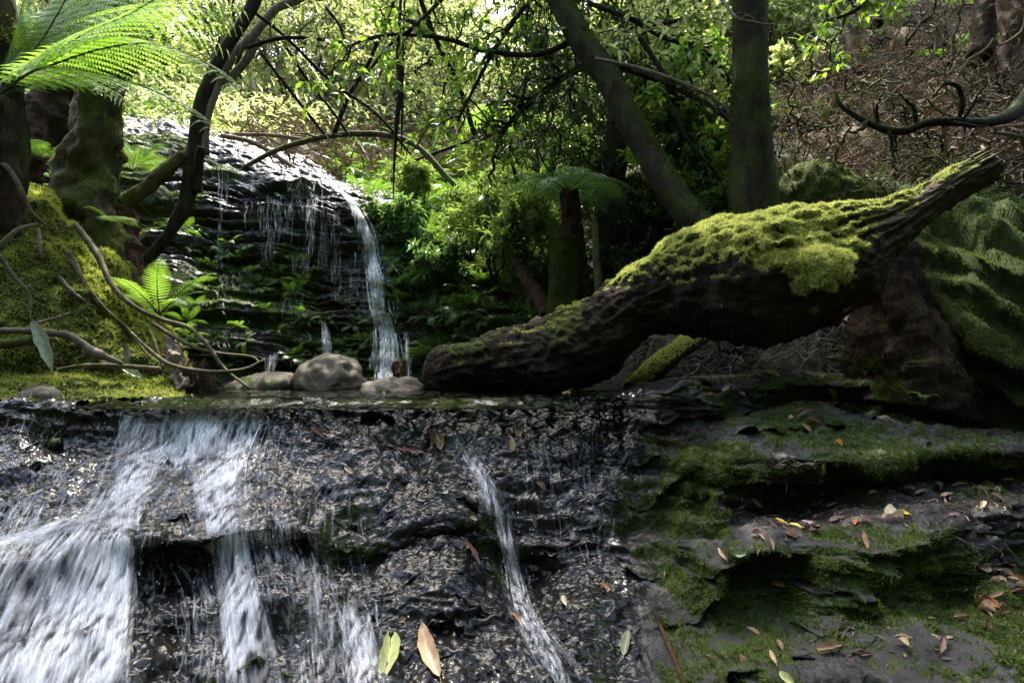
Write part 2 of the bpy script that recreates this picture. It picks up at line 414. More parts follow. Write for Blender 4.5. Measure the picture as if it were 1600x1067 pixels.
M = {}
M['bedrock'] = rock_mat('wet_black_bedrock', (.005, .0055, .005), (.018, .017, .015), (.008, .013, .004), (.03, .042, .012), bumps=(60, 72), bstr=1.0, rough_wet=.12, bdist=.0065,
    alt=((.011, .0115, .011), (.045, .044, .040), (.014, .024, .005), (.05, .07, .014)))
M['ledge'] = rock_mat('mossy_grey_rock', (.03, .032, .033), (.10, .102, .10), (.014, .024, .005), (.05, .07, .014), bumps=(30, 110), bstr=.7, rough_wet=.24, rough_dry=.6)
M['cliff'] = rock_mat('wet_layered_rock', (.012, .012, .011), (.05, .046, .04), (.014, .026, .007), (.06, .09, .022), bumps=(14, 50), bstr=.8, rough_wet=.38, bdist=.03)
M['boulder'] = rock_mat('grey_boulder_stone', (.04, .034, .023), (.115, .098, .068), (.05, .08, .02), (.1, .13, .03), bumps=(18, 120), bstr=.35, rough_dry=.75)
M['soil'] = soil_mat()
M['forestfloor'] = bark_mat('dark_forest_floor', (.006, .009, .004), (.012, .017, .007), (.022, .028, .012), scale=3, stretch=(1, 1, 1), bump=.5, dist=.1)  # dark foliage green, so the unseen slopes throw little light back
M['water'] = water_mat()
M['foam'] = foam_mat('white_water', 1.6)
M['fall'] = foam_mat('falling_water', 2.4)
M['bank'] = bark_mat('mossy_bank_earth', (.02, .022, .007), (.07, .085, .02), (.11, .13, .03), scale=30, stretch=(1, 1, 1), bump=.8, dist=.02)
M['mossblade'] = leaf_mat('yellow_green_moss', (.11, .13, .028), (.38, .41, .11), trans=.22, rough=.7, spec=.15)
M['mossbright'] = leaf_mat('bright_log_moss', (.17, .20, .035), (.54, .57, .16), trans=.22, rough=.75, spec=.1, tcol=(.66, .70, .2))
M['mossmid'] = leaf_mat('green_bank_moss', (.014, .026, .005), (.085, .125, .02), trans=.2, rough=.75, spec=.1)
M['mossdark'] = leaf_mat('deep_green_moss', (.018, .030, .005), (.105, .145, .024), trans=.2, rough=.7, spec=.15)
M['mossbed'] = bark_mat('moss_bed', (.06, .07, .012), (.18, .19, .04), (.30, .31, .08), scale=55, stretch=(1, 1, 1), bump=.9, dist=.015)
M['logwood'] = bark_mat('rotting_log_wood', (.010, .007, .005), (.045, .030, .020), (.13, .095, .066), scale=20, stretch=(.55, .6, 1.2), bump=1.0, moss=(.06, .075, .015), mossamt=.12, dist=.03)
M['logmossy'] = bark_mat('log_under_moss', (.010, .007, .005), (.035, .023, .016), (.09, .065, .045), scale=16, bump=.9, moss=(.026, .040, .007), mossamt=1.0, dist=.03)
M['stubwood'] = bark_mat('weathered_limb_wood', (.02, .015, .011), (.10, .075, .052), (.26, .2, .14), scale=22, stretch=(.3, .6, 1.5), bump=1.0, moss=(.16, .19, .04), mossamt=.15, dist=.03)
M['bark_moss'] = bark_mat('mossy_trunk_bark', (.008, .007, .004), (.028, .021, .012), (.075, .055, .034), scale=22, bump=1.0, moss=(.042, .052, .012), mossamt=.5, dist=.02)
M['bark_olive'] = bark_mat('olive_scaly_bark', (.03, .026, .013), (.10, .088, .045), (.16, .145, .085), scale=16, stretch=(1, 1, .8), bump=.9, moss=(.10, .12, .025), mossamt=.45, dist=.03)
M['bark_dark'] = bark_mat('dark_branch_bark', (.010, .008, .006), (.035, .027, .02), (.07, .055, .04), scale=30, bump=.5, moss=(.05, .065, .015), mossamt=.2, dist=.01)
M['bark_pale'] = bark_mat('pale_branch_bark', (.07, .055, .04), (.19, .155, .115), (.3, .25, .19), scale=28, bump=.5, dist=.01)
M['root'] = bark_mat('root_bark', (.05, .04, .028), (.15, .12, .085), (.26, .22, .16), scale=40, stretch=(1, 1, 1), bump=.6, moss=(.10, .12, .025), mossamt=.15, dist=.008)
M['twig'] = bark_mat('dead_twig_bark', (.08, .06, .045), (.25, .195, .145), (.45, .37, .29), scale=35, stretch=(1, 1, 1), bump=.5, dist=.008)
M['fibre'] = bark_mat('fibrous_fern_trunk', (.012, .008, .005), (.055, .034, .022), (.14, .09, .058), scale=60, stretch=(1, 1, .12), bump=1.0, dist=.02, moss=(.04, .055, .012), mossamt=.02)
M['redwood'] = bark_mat('red_brown_wood', (.02, .009, .006), (.06, .03, .018), (.12, .065, .042), scale=24, bump=.7, dist=.015)
M['deadfrond'] = leaf_mat('dead_brown_frond', (.06, .04, .026), (.27, .19, .125), trans=.2, rough=.8, tcol=(.3, .17, .08))
M['litter'] = leaf_mat('brown_leaf_litter', (.03, .021, .015), (.28, .21, .15), trans=.1, rough=.6, tcol=(.3, .18, .08))
M['fern'] = leaf_mat('tree_fern_green', (.05, .12, .012), (.15, .27, .035), trans=.55, rough=.5, tcol=(.27, .47, .04))
M['fernblue'] = leaf_mat('grey_green_fern', (.04, .09, .035), (.13, .22, .10), trans=.3, rough=.35)
M['smallfern'] = leaf_mat('ground_fern_green', (.02, .055, .01), (.09, .17, .03), trans=.4, rough=.4)
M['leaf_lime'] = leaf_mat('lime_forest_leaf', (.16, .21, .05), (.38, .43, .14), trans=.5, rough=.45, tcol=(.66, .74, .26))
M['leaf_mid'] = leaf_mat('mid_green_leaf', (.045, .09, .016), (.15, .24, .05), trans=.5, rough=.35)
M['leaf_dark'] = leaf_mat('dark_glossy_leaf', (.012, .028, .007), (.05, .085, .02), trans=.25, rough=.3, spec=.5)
M['leaf_grey'] = leaf_mat('silvery_narrow_leaf', (.06, .10, .035), (.20, .27, .11), trans=.35, rough=.35)
M['frond_stalk'] = bark_mat('frond_stalk', (.02, .018, .008), (.06, .055, .02), None, scale=30, bump=.2)
M['L_tan'] = plain_leaf('dry_tan_leaf', (.30, .20, .11), (.48, .35, .20))
M['L_cream'] = plain_leaf('cream_dry_leaf', (.50, .42, .26), (.68, .60, .42))
M['L_brown'] = plain_leaf('brown_dry_leaf', (.13, .07, .04), (.28, .16, .09))
M['L_red'] = plain_leaf('red_brown_leaf', (.09, .035, .022), (.19, .075, .045), rough=.3)
M['L_orange'] = plain_leaf('orange_leaf', (.30, .13, .04), (.46, .22, .07), rough=.35)
M['L_yellow'] = plain_leaf('yellow_leaf', (.55, .40, .05), (.75, .58, .10), rough=.4)
M['L_lime'] = plain_leaf('pale_yellow_green_leaf', (.36, .40, .14), (.55, .56, .24), rough=.35)
M['L_green'] = plain_leaf('pale_green_leaf', (.20, .27, .16), (.36, .44, .28), rough=.4)
M['L_purple'] = plain_leaf('purple_red_leaf', (.10, .055, .05), (.20, .11, .10), rough=.35)
M['L_grey'] = plain_leaf('grey_green_blade', (.15, .18, .09), (.26, .29, .17), rough=.5)

# ------------------------------------------------------------------ lofted terrain
def loft(stations, px_list, nv, warp=(12, .05), seed=0, sharp=True):
    """stations: {px: [(py, d), ...]} -> world grid (len(px_list), nv, 3) and the row parameter grid"""
    ks = sorted(stations); T = np.array([stations[k] for k in ks], float); K = T.shape[1]
    px = np.asarray(px_list, float); t = np.linspace(0, K - 1, nv)
    PX, TT = np.meshgrid(px, t, indexing='ij'); q = np.stack([PX / 130.0, TT * .9, np.full_like(PX, seed)], -1).reshape(-1, 3)
    PXw = PX + warp[0] * fbm(q, 3).reshape(PX.shape); wt_ = warp[1] if len(warp) < 3 else warp[1] + (warp[2] - warp[1]) * sstep(1050, 900, PX)
    TW = np.clip(TT + wt_ * fbm(q * 2.3, 3, off=40).reshape(PX.shape), 0, K - 1)
    xi = np.clip(np.searchsorted(ks, PXw.ravel(), side='right') - 1, 0, len(ks) - 2).reshape(PX.shape)
    kx = np.array(ks, float); u = np.clip((PXw - kx[xi]) / (kx[xi + 1] - kx[xi]), 0, 1); u = u * u * (3 - 2 * u)
    ti = np.clip(np.floor(TW).astype(int), 0, K - 2); w = TW - ti
    A = T[xi, ti] * (1 - w)[..., None] + T[xi, ti + 1] * w[..., None]
    B = T[xi + 1, ti] * (1 - w)[..., None] + T[xi + 1, ti + 1] * w[..., None]
    S = A * (1 - u)[..., None] + B * u[..., None]
    return PA(PX, S[..., 0], S[..., 1]), TT, PX

def blur(N_, it):
    for _ in range(it):
        p_ = np.pad(N_, ((1, 1), (1, 1), (0, 0)), mode='edge')
        N_ = (p_[:-2, 1:-1] + p_[2:, 1:-1] + p_[1:-1, :-2] + p_[1:-1, 2:] + 2 * N_) / 6
    return N_

class Depth:
    """nearest surface seen from the photo's viewpoint, to rest things on"""
    C = 4
    def __init__(s):
        s.w, s.h = 2200 // s.C, 1500 // s.C; s.d = np.full((s.h, s.w), np.inf); s.n = np.zeros((s.h, s.w, 3))
    def add(s, V, Nn):
        V = V.reshape(-1, 3); Nn = Nn.reshape(-1, 3); ok = V[:, 1] > .2; V, Nn = V[ok], Nn[ok]
        px = 800 + V[:, 0] / V[:, 1] * F; py = HZ - (V[:, 2] - CH) / V[:, 1] * F
        i = ((py + 200) / s.C).astype(int); j = ((px + 300) / s.C).astype(int)
        ok = (i >= 0) & (i < s.h) & (j >= 0) & (j < s.w); i, j, dd, Nn = i[ok], j[ok], V[ok, 1], Nn[ok]
        o = np.argsort(-dd); i, j, dd, Nn = i[o], j[o], dd[o], Nn[o]
        closer = dd < s.d[i, j]; s.d[i[closer], j[closer]] = dd[closer]; s.n[i[closer], j[closer]] = Nn[closer]
    def fill(s, it=12):
        for _ in range(it):
            bad = ~np.isfinite(s.d)
            if not bad.any(): break
            for ax, sh in ((0, 1), (0, -1), (1, 1), (1, -1)):
                r = np.roll(s.d, sh, ax); rn = np.roll(s.n, sh, ax); k = ~np.isfinite(s.d) & np.isfinite(r)
                s.d[k] = r[k]; s.n[k] = rn[k]
        s.n = nrm(blur(s.n, 6)); return s
    def at(s, px, py):
        i = np.clip(((np.asarray(py, float) + 200) / s.C).astype(int), 0, s.h - 1); j = np.clip(((np.asarray(px, float) + 300) / s.C).astype(int), 0, s.w - 1)
        return s.d[i, j], s.n[i, j]
    def pt(s, px, py, lift=0.0):
        d, n = s.at(px, py); p = PA(px, py, d); return p + n * lift, n

# --- 1. front cascade and right-hand ledges (one sheet of bedrock, split where the water stops)
ST = {
 -300: [(606,5.6),(612,2.6),(634,2.1),(690,2.0),(735,1.9),(790,1.7),(840,1.6),(870,1.55),(900,1.4),(960,1.32),(1000,1.25),(1067,1.15),(1200,1.0),(1420,.9)],
 0:    [(606,5.6),(614,2.5),(636,2.15),(695,2.08),(740,1.9),(790,1.7),(845,1.45),(880,1.42),(930,1.38),(980,1.33),(1010,1.27),(1067,1.18),(1200,1.05),(1420,.92)],
 170:  [(606,5.6),(616,2.5),(634,2.2),(700,2.1),(735,1.95),(780,1.72),(835,1.48),(860,1.45),(930,1.40),(985,1.35),(1010,1.27),(1067,1.2),(1200,1.05),(1420,.92)],
 300:  [(606,5.6),(618,2.5),(628,2.25),(705,2.08),(735,1.93),(785,1.7),(846,1.50),(870,1.55),(915,1.53),(955,1.43),(990,1.36),(1067,1.25),(1200,1.1),(1420,.95)],
 430:  [(606,5.6),(617,2.6),(632,2.25),(680,2.12),(720,1.98),(780,1.76),(838,1.56),(868,1.55),(915,1.5),(950,1.44),(990,1.37),(1067,1.25),(1200,1.1),(1420,.95)],
 560:  [(606,5.6),(612,2.7),(640,2.22),(700,2.06),(745,1.92),(790,1.78),(828,1.68),(865,1.65),(905,1.52),(940,1.46),(990,1.38),(1067,1.24),(1200,1.1),(1420,.95)],
 700:  [(606,5.6),(612,2.8),(640,2.3),(690,2.14),(745,1.98),(800,1.84),(835,1.76),(870,1.74),(905,1.6),(945,1.5),(990,1.42),(1067,1.28),(1200,1.12),(1420,.97)],
 830:  [(606,5.6),(612,2.8),(636,2.35),(690,2.18),(740,2.06),(790,1.94),(835,1.86),(880,1.84),(910,1.72),(945,1.56),(990,1.46),(1067,1.32),(1200,1.15),(1420,1.0)],
 950:  [(605,5.0),(609,2.8),(636,2.36),(690,2.22),(740,2.12),(790,2.02),(835,1.94),(885,1.86),(915,1.76),(950,1.62),(1000,1.5),(1067,1.36),(1200,1.18),(1420,1.0)],
 1010: [(600,4.0),(598,2.8),(612,2.44),(660,2.3),(715,2.2),(780,2.06),(830,1.95),(880,1.84),(915,1.74),(955,1.62),(1005,1.5),(1067,1.36),(1200,1.18),(1420,1.0)],
 1080: [(596,3.6),(588,2.9),(604,2.44),(648,2.38),(680,2.22),(725,2.06),(790,2.02),(830,1.9),(870,1.72),(940,1.62),(1000,1.48),(1067,1.32),(1200,1.16),(1420,1.0)],
 1160: [(592,3.5),(586,2.9),(606,2.48),(640,2.52),(660,2.28),(720,1.97),(742,2.0),(800,2.0),(852,1.66),(880,1.62),(950,1.55),(1000,1.42),(1067,1.26),(1300,1.08)],
 1250: [(590,3.4),(582,2.9),(598,2.52),(640,2.56),(658,2.32),(718,1.96),(744,2.04),(780,2.06),(850,1.60),(868,1.60),(945,1.58),(985,1.42),(1067,1.22),(1300,1.06)],
 1330: [(592,3.4),(584,2.9),(602,2.62),(640,2.56),(660,2.36),(722,1.98),(745,2.16),(772,2.1),(852,1.58),(870,1.58),(948,1.57),(985,1.42),(1067,1.18),(1300,1.05)],
 1430: [(606,3.3),(620,3.0),(634,2.75),(644,2.68),(662,2.42),(706,2.02),(730,2.12),(752,2.1),(838,1.60),(856,1.60),(940,1.59),(970,1.46),(1067,1.18),(1300,1.04)],
 1500: [(612,3.3),(626,3.0),(640,2.78),(648,2.7),(664,2.44),(704,2.05),(728,2.13),(750,2.1),(808,1.80),(850,1.68),(935,1.64),(960,1.5),(1067,1.2),(1300,1.04)],
 1560: [(616,3.3),(630,3.0),(644,2.8),(652,2.7),(668,2.46),(706,2.06),(730,2.14),(752,2.12),(786,1.92),(872,1.84),(890,1.74),(955,1.52),(1067,1.24),(1300,1.05)],
 1650: [(620,3.3),(634,3.0),(648,2.8),(660,2.7),(672,2.46),(708,2.12),(745,2.14),(760,2.06),(784,1.94),(880,1.86),(895,1.76),(960,1.55),(1067,1.27),(1300,1.06)],
 2050: [(640,3.2),(650,2.9),(660,2.7),(672,2.6),(685,2.4),(720,2.1),(755,2.1),(770,2.0),(800,1.9),(880,1.8),(900,1.7),(960,1.5),(1067,1.25),(1300,1.05)],
}
for k_ in ST:                                             # hollow the rock back under each lip of the cascade
    if k_ < 1000:
        h_ = {-300: .5, 0: .1, 170: .2, 300: .6, 430: .35, 560: .3, 700: .1, 830: .4}.get(k_, .2); sh_ = {0: 22, 170: 8, 430: -14, 560: 20, 700: -26, 830: 22, 950: -14}.get(k_, 0)
        ST[k_] = [(y_ + (sh_ if 5 <= i_ <= 9 else -.5 * sh_ if i_ in (3, 4) else 0), d_ + h_ * {7: .10, 8: .05, 10: .05, 11: .02}.get(i_, 0)) for i_, (y_, d_) in enumerate(ST[k_])]
pxs = np.arange(-300, 2051, 3.2)
V, TT, PX = loft(ST, pxs, 620, warp=(14, .10, .26), seed=1)
Nn = grid_normals(V, False)
if Nn[..., 1].mean() > 0: Nn = -Nn
Nn = nrm(blur(Nn, 14))
p = V.reshape(-1, 3)
rightw = sstep(960, 1060, PX + 40 * fbm(p * 3, 2).reshape(PX.shape))       # 0 under water, 1 mossy ledges
back = 1 - sstep(1.0, 1.9, TT)
# joints: each layer of rock breaks into blocks that stand a little proud of one another
layer = np.floor(TT * .95 + .25 * fbm(p * 1.7, 2).reshape(TT.shape)); xb = PX / 115.0 + .35 * fbm(p * 5, 2).reshape(PX.shape) + layer * .37
hsh = lambda i: np.modf(np.abs(np.sin(i * 12.9898 + layer * 78.233) * 43758.5453))[0]
ib = np.floor(xb); fb = xb - ib; blk = hsh(ib) * (1 - sstep(.90, 1.0, fb)) + hsh(ib + 1) * sstep(.90, 1.0, fb)
crack = np.exp(-(np.minimum(fb, 1 - fb) / .035) ** 2)
V = V + np.array([0, -1.0, .12]) * ((blk * .16 - .05 - .025 * crack) * (1 - back) * (.06 + .94 * rightw) * sstep(.3, 1.2, V[..., 1]))[..., None]
lay = p[:, 2] + .10 * p[:, 0] * .5 + .03 * fbm(p * 3, 2)
strata = perlin(np.stack([lay * 26, lay * 0, p[:, 0] * .6], -1)) + .5 * perlin(np.stack([lay * 60, lay * 0 + 5, p[:, 0] * 1.1], -1))
dd = .034 * fbm(p * 3.6, 4) + .011 * fbm(p * 16, 4, .55)
damp = .0048 * ridged(p * np.array([36, 36, 24]), 3) + .003 * fbm(p * np.array([100, 100, 60]), 2)
dry = .020 * np.sign(strata) * np.abs(strata) ** .6 + .012 * ridged(p * 9, 4) + .003 * fbm(p * 70, 2)
disp = dd.reshape(PX.shape) + (damp.reshape(PX.shape) + .012 * strata.reshape(PX.shape)) * (1 - rightw) + dry.reshape(PX.shape) * rightw
disp *= (1 - .85 * back)
V = V + Nn * disp[..., None]
Nn = grid_normals(V)
if Nn[..., 1].mean() > 0: Nn = -Nn
p = V.reshape(-1, 3)
upz = Nn[..., 2]
nzm = fbm(p * 3.2, 4, off=8).reshape(PX.shape)
PYv = HZ - (V[..., 2] - CH) / V[..., 1] * F
mossL = sstep(-.1, .5, nzm) * .62 * sstep(.9, .4, upz)                    # dark algae on steep wet faces
mossR = np.clip(.58 + .85 * nzm + .32 * sstep(.9, .5, upz) - .45 * sstep(.82, .97, upz) - .5 * sstep(-.05, -.4, upz), 0, 1)
strip = np.exp(-((PYv - 800) / 42) ** 2) * sstep(1080, 1180, PX)           # the bare litter shelf
mossR = np.clip(mossR - .6 * strip - .5 * np.exp(-((PYv - 625) / 22) ** 2) * sstep(.5, .1, upz), 0, 1)
moss = mossL * (1 - rightw) + mossR * rightw
wet = (1 - rightw) * 1.0 + rightw * np.clip(.22 + .6 * fbm(p * 2.5, 2, off=21).reshape(PX.shape) + .3 * strip, .1, .9)
D_rock = Depth(); D_rock.add(V, Nn)
csplit = int(np.argmin(abs(pxs - 1012)))
fg = gridf(1, 1)
def emit(name, sl, mat, attrs, label, cat, kind='structure', Vg=None):
    Vg = V if Vg is None else Vg
    mb = MB(); s = Vg[sl]; f = gridf(*s.shape[:2]); mb.add(s.reshape(-1, 3), f[:, ::-1])
    o = mb.obj(name, mat, attrs={k: a[sl].ravel() for k, a in attrs.items()})
    return tag(o, label, cat, None, kind)
emit('cascade_terrain', np.s_[:csplit + 1], M['bedrock'], {'moss': moss, 'wet': wet, 'side': rightw}, 'black wet rock steps under the white water of the near cascade', 'rock')
emit('ledge_terrain', np.s_[csplit:], M['bedrock'], {'moss': moss, 'wet': wet, 'side': rightw}, 'dry mossy grey rock ledges stepping down below the fibrous stump', 'rock ledge')
ROCK = (V, Nn, moss, rightw, PX, PYv)
# moss growing over the ledges
mk = sstep(.45, .7, moss) * rightw * sstep(-300, 0, PX)
tp, tn, ti_, tj_ = sample_grid(V, Nn, mk, 150000)
mb = MB(); tint = np.clip(.5 + .5 * fbm(tp * 5, 3), 0, 1) * .7 + .3 * rng.random(len(tp))
add_tufts(mb, tp, tn, .012, .0018, .8, tint)
tag(mb.obj('ledge_moss', M['mossdark'], smooth=False), 'dark green moss coating the stepped rock ledges at lower right', 'moss', None, 'stuff')
mk = np.clip(sstep(.3, .5, mossL), 0, 1) * (1 - rightw) * (TT > 1.6)
tp, tn, _, _ = sample_grid(V, Nn, mk, 40000)
mb = MB(); add_tufts(mb, tp, tn, .006, .0012, .9)
tag(mb.obj('cascade_moss', M['mossdark'], smooth=False), 'short dark algae moss on the wet rock between white streams', 'moss', None, 'stuff')

# --- 2. the far cliff
CL = {
 60:  [(606,4.5),(520,4.7),(440,5.1),(360,5.5),(290,6.0),(230,6.5),(195,7.2),(185,8.2)],
 160: [(606,4.6),(520,4.8),(440,5.2),(360,5.6),(290,6.0),(230,6.5),(190,7.2),(178,8.2)],
 250: [(606,4.7),(530,4.9),(450,5.2),(370,5.6),(300,6.0),(240,6.6),(195,7.4),(180,8.4)],
 350: [(606,4.9),(540,5.1),(470,5.4),(400,5.75),(320,6.0),(275,6.35),(228,7.0),(206,8.2)],
 450: [(606,5.2),(550,5.3),(490,5.6),(420,5.85),(335,6.0),(292,6.2),(266,6.7),(246,7.9)],
 540: [(606,5.3),(550,5.45),(490,5.7),(430,5.88),(350,6.0),(312,6.1),(300,6.4),(282,7.6)],
 620: [(606,5.2),(550,5.4),(500,5.6),(440,5.8),(380,5.95),(345,6.1),(325,6.5),(305,7.5)],
 700: [(606,5.0),(560,5.2),(520,5.4),(470,5.6),(430,5.8),(390,6.0),(370,6.5),(340,7.4)],
 800: [(606,4.6),(575,4.8),(545,5.0),(515,5.2),(490,5.5),(460,5.8),(430,6.3),(385,7.2)],
 900: [(606,4.2),(585,4.4),(560,4.7),(535,5.0),(510,5.3),(480,5.7),(450,6.3),(400,7.2)],
}
pxc = np.arange(60, 901, 2.2)
V, TT, PX = loft(CL, pxc, 430, warp=(14, .12), seed=2)
Nn = grid_normals(V); Nn = -Nn if Nn[..., 1].mean() > 0 else Nn
p = V.reshape(-1, 3)
lay = p[:, 2] + .05 * p[:, 0] + .05 * fbm(p * 1.2, 3) + .02 * fbm(p * 4, 2)
strata = perlin(np.stack([lay * 7, lay * 0, p[:, 0] * .5], -1)) + .6 * perlin(np.stack([lay * 17, lay * 0 + 4, p[:, 0] * .9], -1)) + .35 * perlin(np.stack([lay * 40, lay * 0 + 9, p[:, 0] * 1.5], -1))
face = sstep(5.9, 5.0, TT)
disp = (.11 * np.sign(strata) * np.abs(strata) ** .65).reshape(PX.shape) * (.2 + .8 * face) + (.06 * fbm(p * 1.6, 4) + .03 * ridged(p * 6, 4)).reshape(PX.shape)
V = V + (Nn * .5 + np.array([0, -.5, .1])) * disp[..., None]
Nn = grid_normals(V); Nn = -Nn if Nn[..., 1].mean() > 0 else Nn
p = V.reshape(-1, 3); upz = Nn[..., 2]
nzm = fbm(p * 1.3, 4, off=3).reshape(PX.shape)
moss = np.clip(.48 + .8 * nzm + .2 * sstep(560, 700, PX), 0, 1) * (.25 + .75 * face)
wet = np.clip(1.0 - .5 * sstep(600, 700, PX), 0, 1)
emit('cliff_terrain', np.s_[:, :], M['cliff'], {'moss': moss, 'wet': wet}, 'dark layered rock face that the far waterfall runs down', 'cliff')
D_cliff = Depth(); D_cliff.add(V, Nn); D_cliff.fill()
CLIFF = (V, Nn, moss)
tp, tn, _, _ = sample_grid(V, Nn, sstep(.45, .7, moss) * sstep(-.2, .3, upz), 60000)
mb = MB(); add_tufts(mb, tp, tn, .025, .004, .8)
tag(mb.obj('cliff_moss', M['mossdark'], smooth=False), 'green moss growing on the ledges of the far rock face', 'moss', None, 'stuff')

# --- 3. left mossy bank
BK = {
 -300:[(660,2.0),(620,2.2),(585,2.3),(540,2.35),(460,2.45),(380,2.55),(320,2.7),(280,3.1),(275,4.2)],
 -100:[(640,2.12),(606,2.35),(578,2.45),(532,2.5),(450,2.55),(368,2.66),(305,2.85),(278,3.3),(280,4.2)],
 0:   [(634,2.2),(605,2.4),(580,2.52),(535,2.56),(450,2.65),(370,2.75),(312,2.92),(285,3.4),(290,4.2)],
 60:  [(632,2.2),(606,2.43),(582,2.58),(536,2.6),(455,2.7),(378,2.8),(322,2.98),(300,3.4),(310,4.2)],
 110: [(631,2.2),(608,2.45),(586,2.64),(540,2.66),(472,2.76),(405,2.86),(352,3.06),(335,3.5),(340,4.3)],
 160: [(630,2.22),(609,2.5),(588,2.7),(548,2.72),(495,2.84),(440,2.95),(400,3.15),(385,3.6),(390,4.3)],
 210: [(629,2.25),(611,2.55),(590,2.76),(560,2.8),(524,2.92),(486,3.05),(455,3.25),(440,3.65),(440,4.3)],
 260: [(630,2.3),(614,2.6),(600,2.8),(585,2.9),(568,3.02),(548,3.16),(528,3.4),(515,3.8),(515,4.4)],
 310: [(636,2.4),(624,2.7),(618,2.9),(614,3.0),(611,3.1),(607,3.25),(603,3.5),(600,4.0),(600,4.4)],
}
pxb = np.arange(-300, 311, 1.6)
V, TT, PX = loft(BK, pxb, 380, warp=(14, .12), seed=5)
Nn = grid_normals(V); Nn = -Nn if Nn[..., 1].mean() > 0 else Nn
p = V.reshape(-1, 3)
disp = (.05 * fbm(p * 3.2, 4) + .022 * fbm(p * 13, 4, .55) + .008 * ridged(p * 24, 2)).reshape(PX.shape)
V = V + Nn * disp[..., None]; Nn = grid_normals(V); Nn = -Nn if Nn[..., 1].mean() > 0 else Nn
p = V.reshape(-1, 3)
emit('bank_ground', np.s_[:, :], M['bank'], {}, 'moss covered earth bank with roots at the left of the pool', 'bank')
nzm = fbm(p * 3.5, 3, off=14).reshape(PX.shape); hollow = np.exp(-((TT - 2.6) / .55) ** 2) * sstep(40, 120, PX)
tp, tn, _, _ = sample_grid(V, Nn, np.clip(.75 + .9 * nzm, .05, 1) * (1 - .9 * hollow), 170000)
mb = MB(); tint = np.clip(.5 + .6 * fbm(tp * 6, 3), 0, 1) * .65 + .35 * rng.random(len(tp))
add_tufts(mb, tp, nrm(tn + np.array([0, -.2, -.15])), .020, .0022, .8, tint)
tag(mb.obj('bank_moss', M['mossblade'], smooth=False), 'shaggy yellow green moss covering the left bank', 'moss', None, 'stuff')
D_bank = Depth(); D_bank.add(V, Nn); D_bank.fill()
BANK = (V, Nn)

# --- 4. hillside behind everything
HS = {
 -700:[(680,2.9),(500,3.2),(350,4.0),(210,5.4),(110,7),(20,9.5),(-110,14),(-260,24)],
 -100:[(630,3.6),(460,3.9),(330,4.5),(230,5.5),(150,7),(60,9.5),(-50,14),(-170,24)],
 100: [(620,4.6),(450,5.0),(320,6.0),(215,7.4),(150,8.6),(90,11),(0,16),(-90,26)],
 200: [(620,6.6),(400,7.1),(260,7.4),(196,7.8),(155,9),(115,11.5),(70,16.5),(50,27)],
 400: [(620,6.8),(420,7.1),(290,7.25),(240,7.6),(205,9.5),(165,12.5),(130,18),(110,30)],
 550: [(620,6.6),(440,6.8),(345,6.9),(300,7.3),(240,9.5),(190,12.8),(150,18),(130,30)],
 700: [(620,6.0),(490,6.1),(410,6.3),(345,7),(250,9),(190,12.5),(150,18),(130,30)],
 850: [(620,4.8),(510,5.1),(410,5.8),(330,6.6),(245,8.2),(170,11),(120,16),(100,27)],
 1000:[(612,3.9),(505,4.2),(410,4.8),(315,5.6),(220,7),(120,9.5),(20,14),(-60,23)],
 1200:[(606,3.4),(490,3.7),(390,4.2),(290,4.9),(185,5.8),(80,7.5),(-40,10.5),(-150,17)],
 1400:[(612,3.25),(490,3.45),(380,3.8),(255,4.4),(135,5.2),(20,6.4),(-100,9),(-220,15)],
 1600:[(632,3.1),(490,3.3),(370,3.65),(235,4.2),(105,5),(-20,6.2),(-150,9),(-280,15)],
 2300:[(690,2.7),(500,2.9),(350,3.3),(205,4),(60,4.9),(-60,6.2),(-200,9),(-350,15)],
}
pxh = np.arange(-700, 2301, 7.0)
V, TT, PX = loft(HS, pxh, 260, warp=(20, .08), seed=9)
Nn = grid_normals(V); Nn = -Nn if Nn[..., 1].mean() > 0 else Nn
p = V.reshape(-1, 3)
V = V + Nn * (.12 * fbm(p * 1.4, 4) + .03 * fbm(p * 9, 3)).reshape(PX.shape)[..., None]
Nn = grid_normals(V); Nn = -Nn if Nn[..., 1].mean() > 0 else Nn
emit('hillside_terrain', np.s_[:, :], M['soil'], {}, 'brown earth hillside rising behind the fallen log and the cliff', 'hillside')
HILL = (V, Nn, PX, TT)
D_hill = Depth(); D_hill.add(V, Nn); D_hill.fill(30)
D_rock.fill()
# a broad sheet of ground below, reaching past everything
g = np.linspace(-60, 60, 121); GX, GY = np.meshgrid(g, g + 30, indexing='ij')
GZ = -1.0 + np.clip((-1.0 - GY) * 1.5, 0, 12) + np.clip((GX - 3.6) * 1.3, 0, 12) * (GY < 3) + np.clip((-GX - 4.5) * .7, 0, 8) * (GY < 3) + .1 * fbm(np.stack([GX, GY, GX * 0], -1).reshape(-1, 3) * .3, 3).reshape(GX.shape)  # unseen slopes behind and beside the camera, added to block sky light
mb = MB(); mb.add(np.stack([GX, GY, GZ], -1).reshape(-1, 3), gridf(121, 121)); tag(mb.obj('ground', M['forestfloor']), 'dark forest floor under the whole gully', 'ground', None, 'structure')

# --- 5. water
gx = np.linspace(-1.9, .75, 260); gy = np.linspace(2.12, 5.5, 200); GX, GY = np.meshgrid(gx, gy, indexing='ij')
q = np.stack([GX, GY, GX * 0], -1).reshape(-1, 3)
GZ = (.004 * fbm(q * np.array([9, 5, 1]), 4) + .0025 * fbm(q * 30, 2)).reshape(GX.shape) - .035 * sstep(2.3, 2.12, GY)
mb = MB(); mb.add(np.stack([GX, GY, GZ], -1).reshape(-1, 3), gridf(260, 200)[:, ::1])
tag(mb.obj('pool_water', M['water']), 'thin dark pool of water spilling over the rock lip', 'pool', None, 'structure')

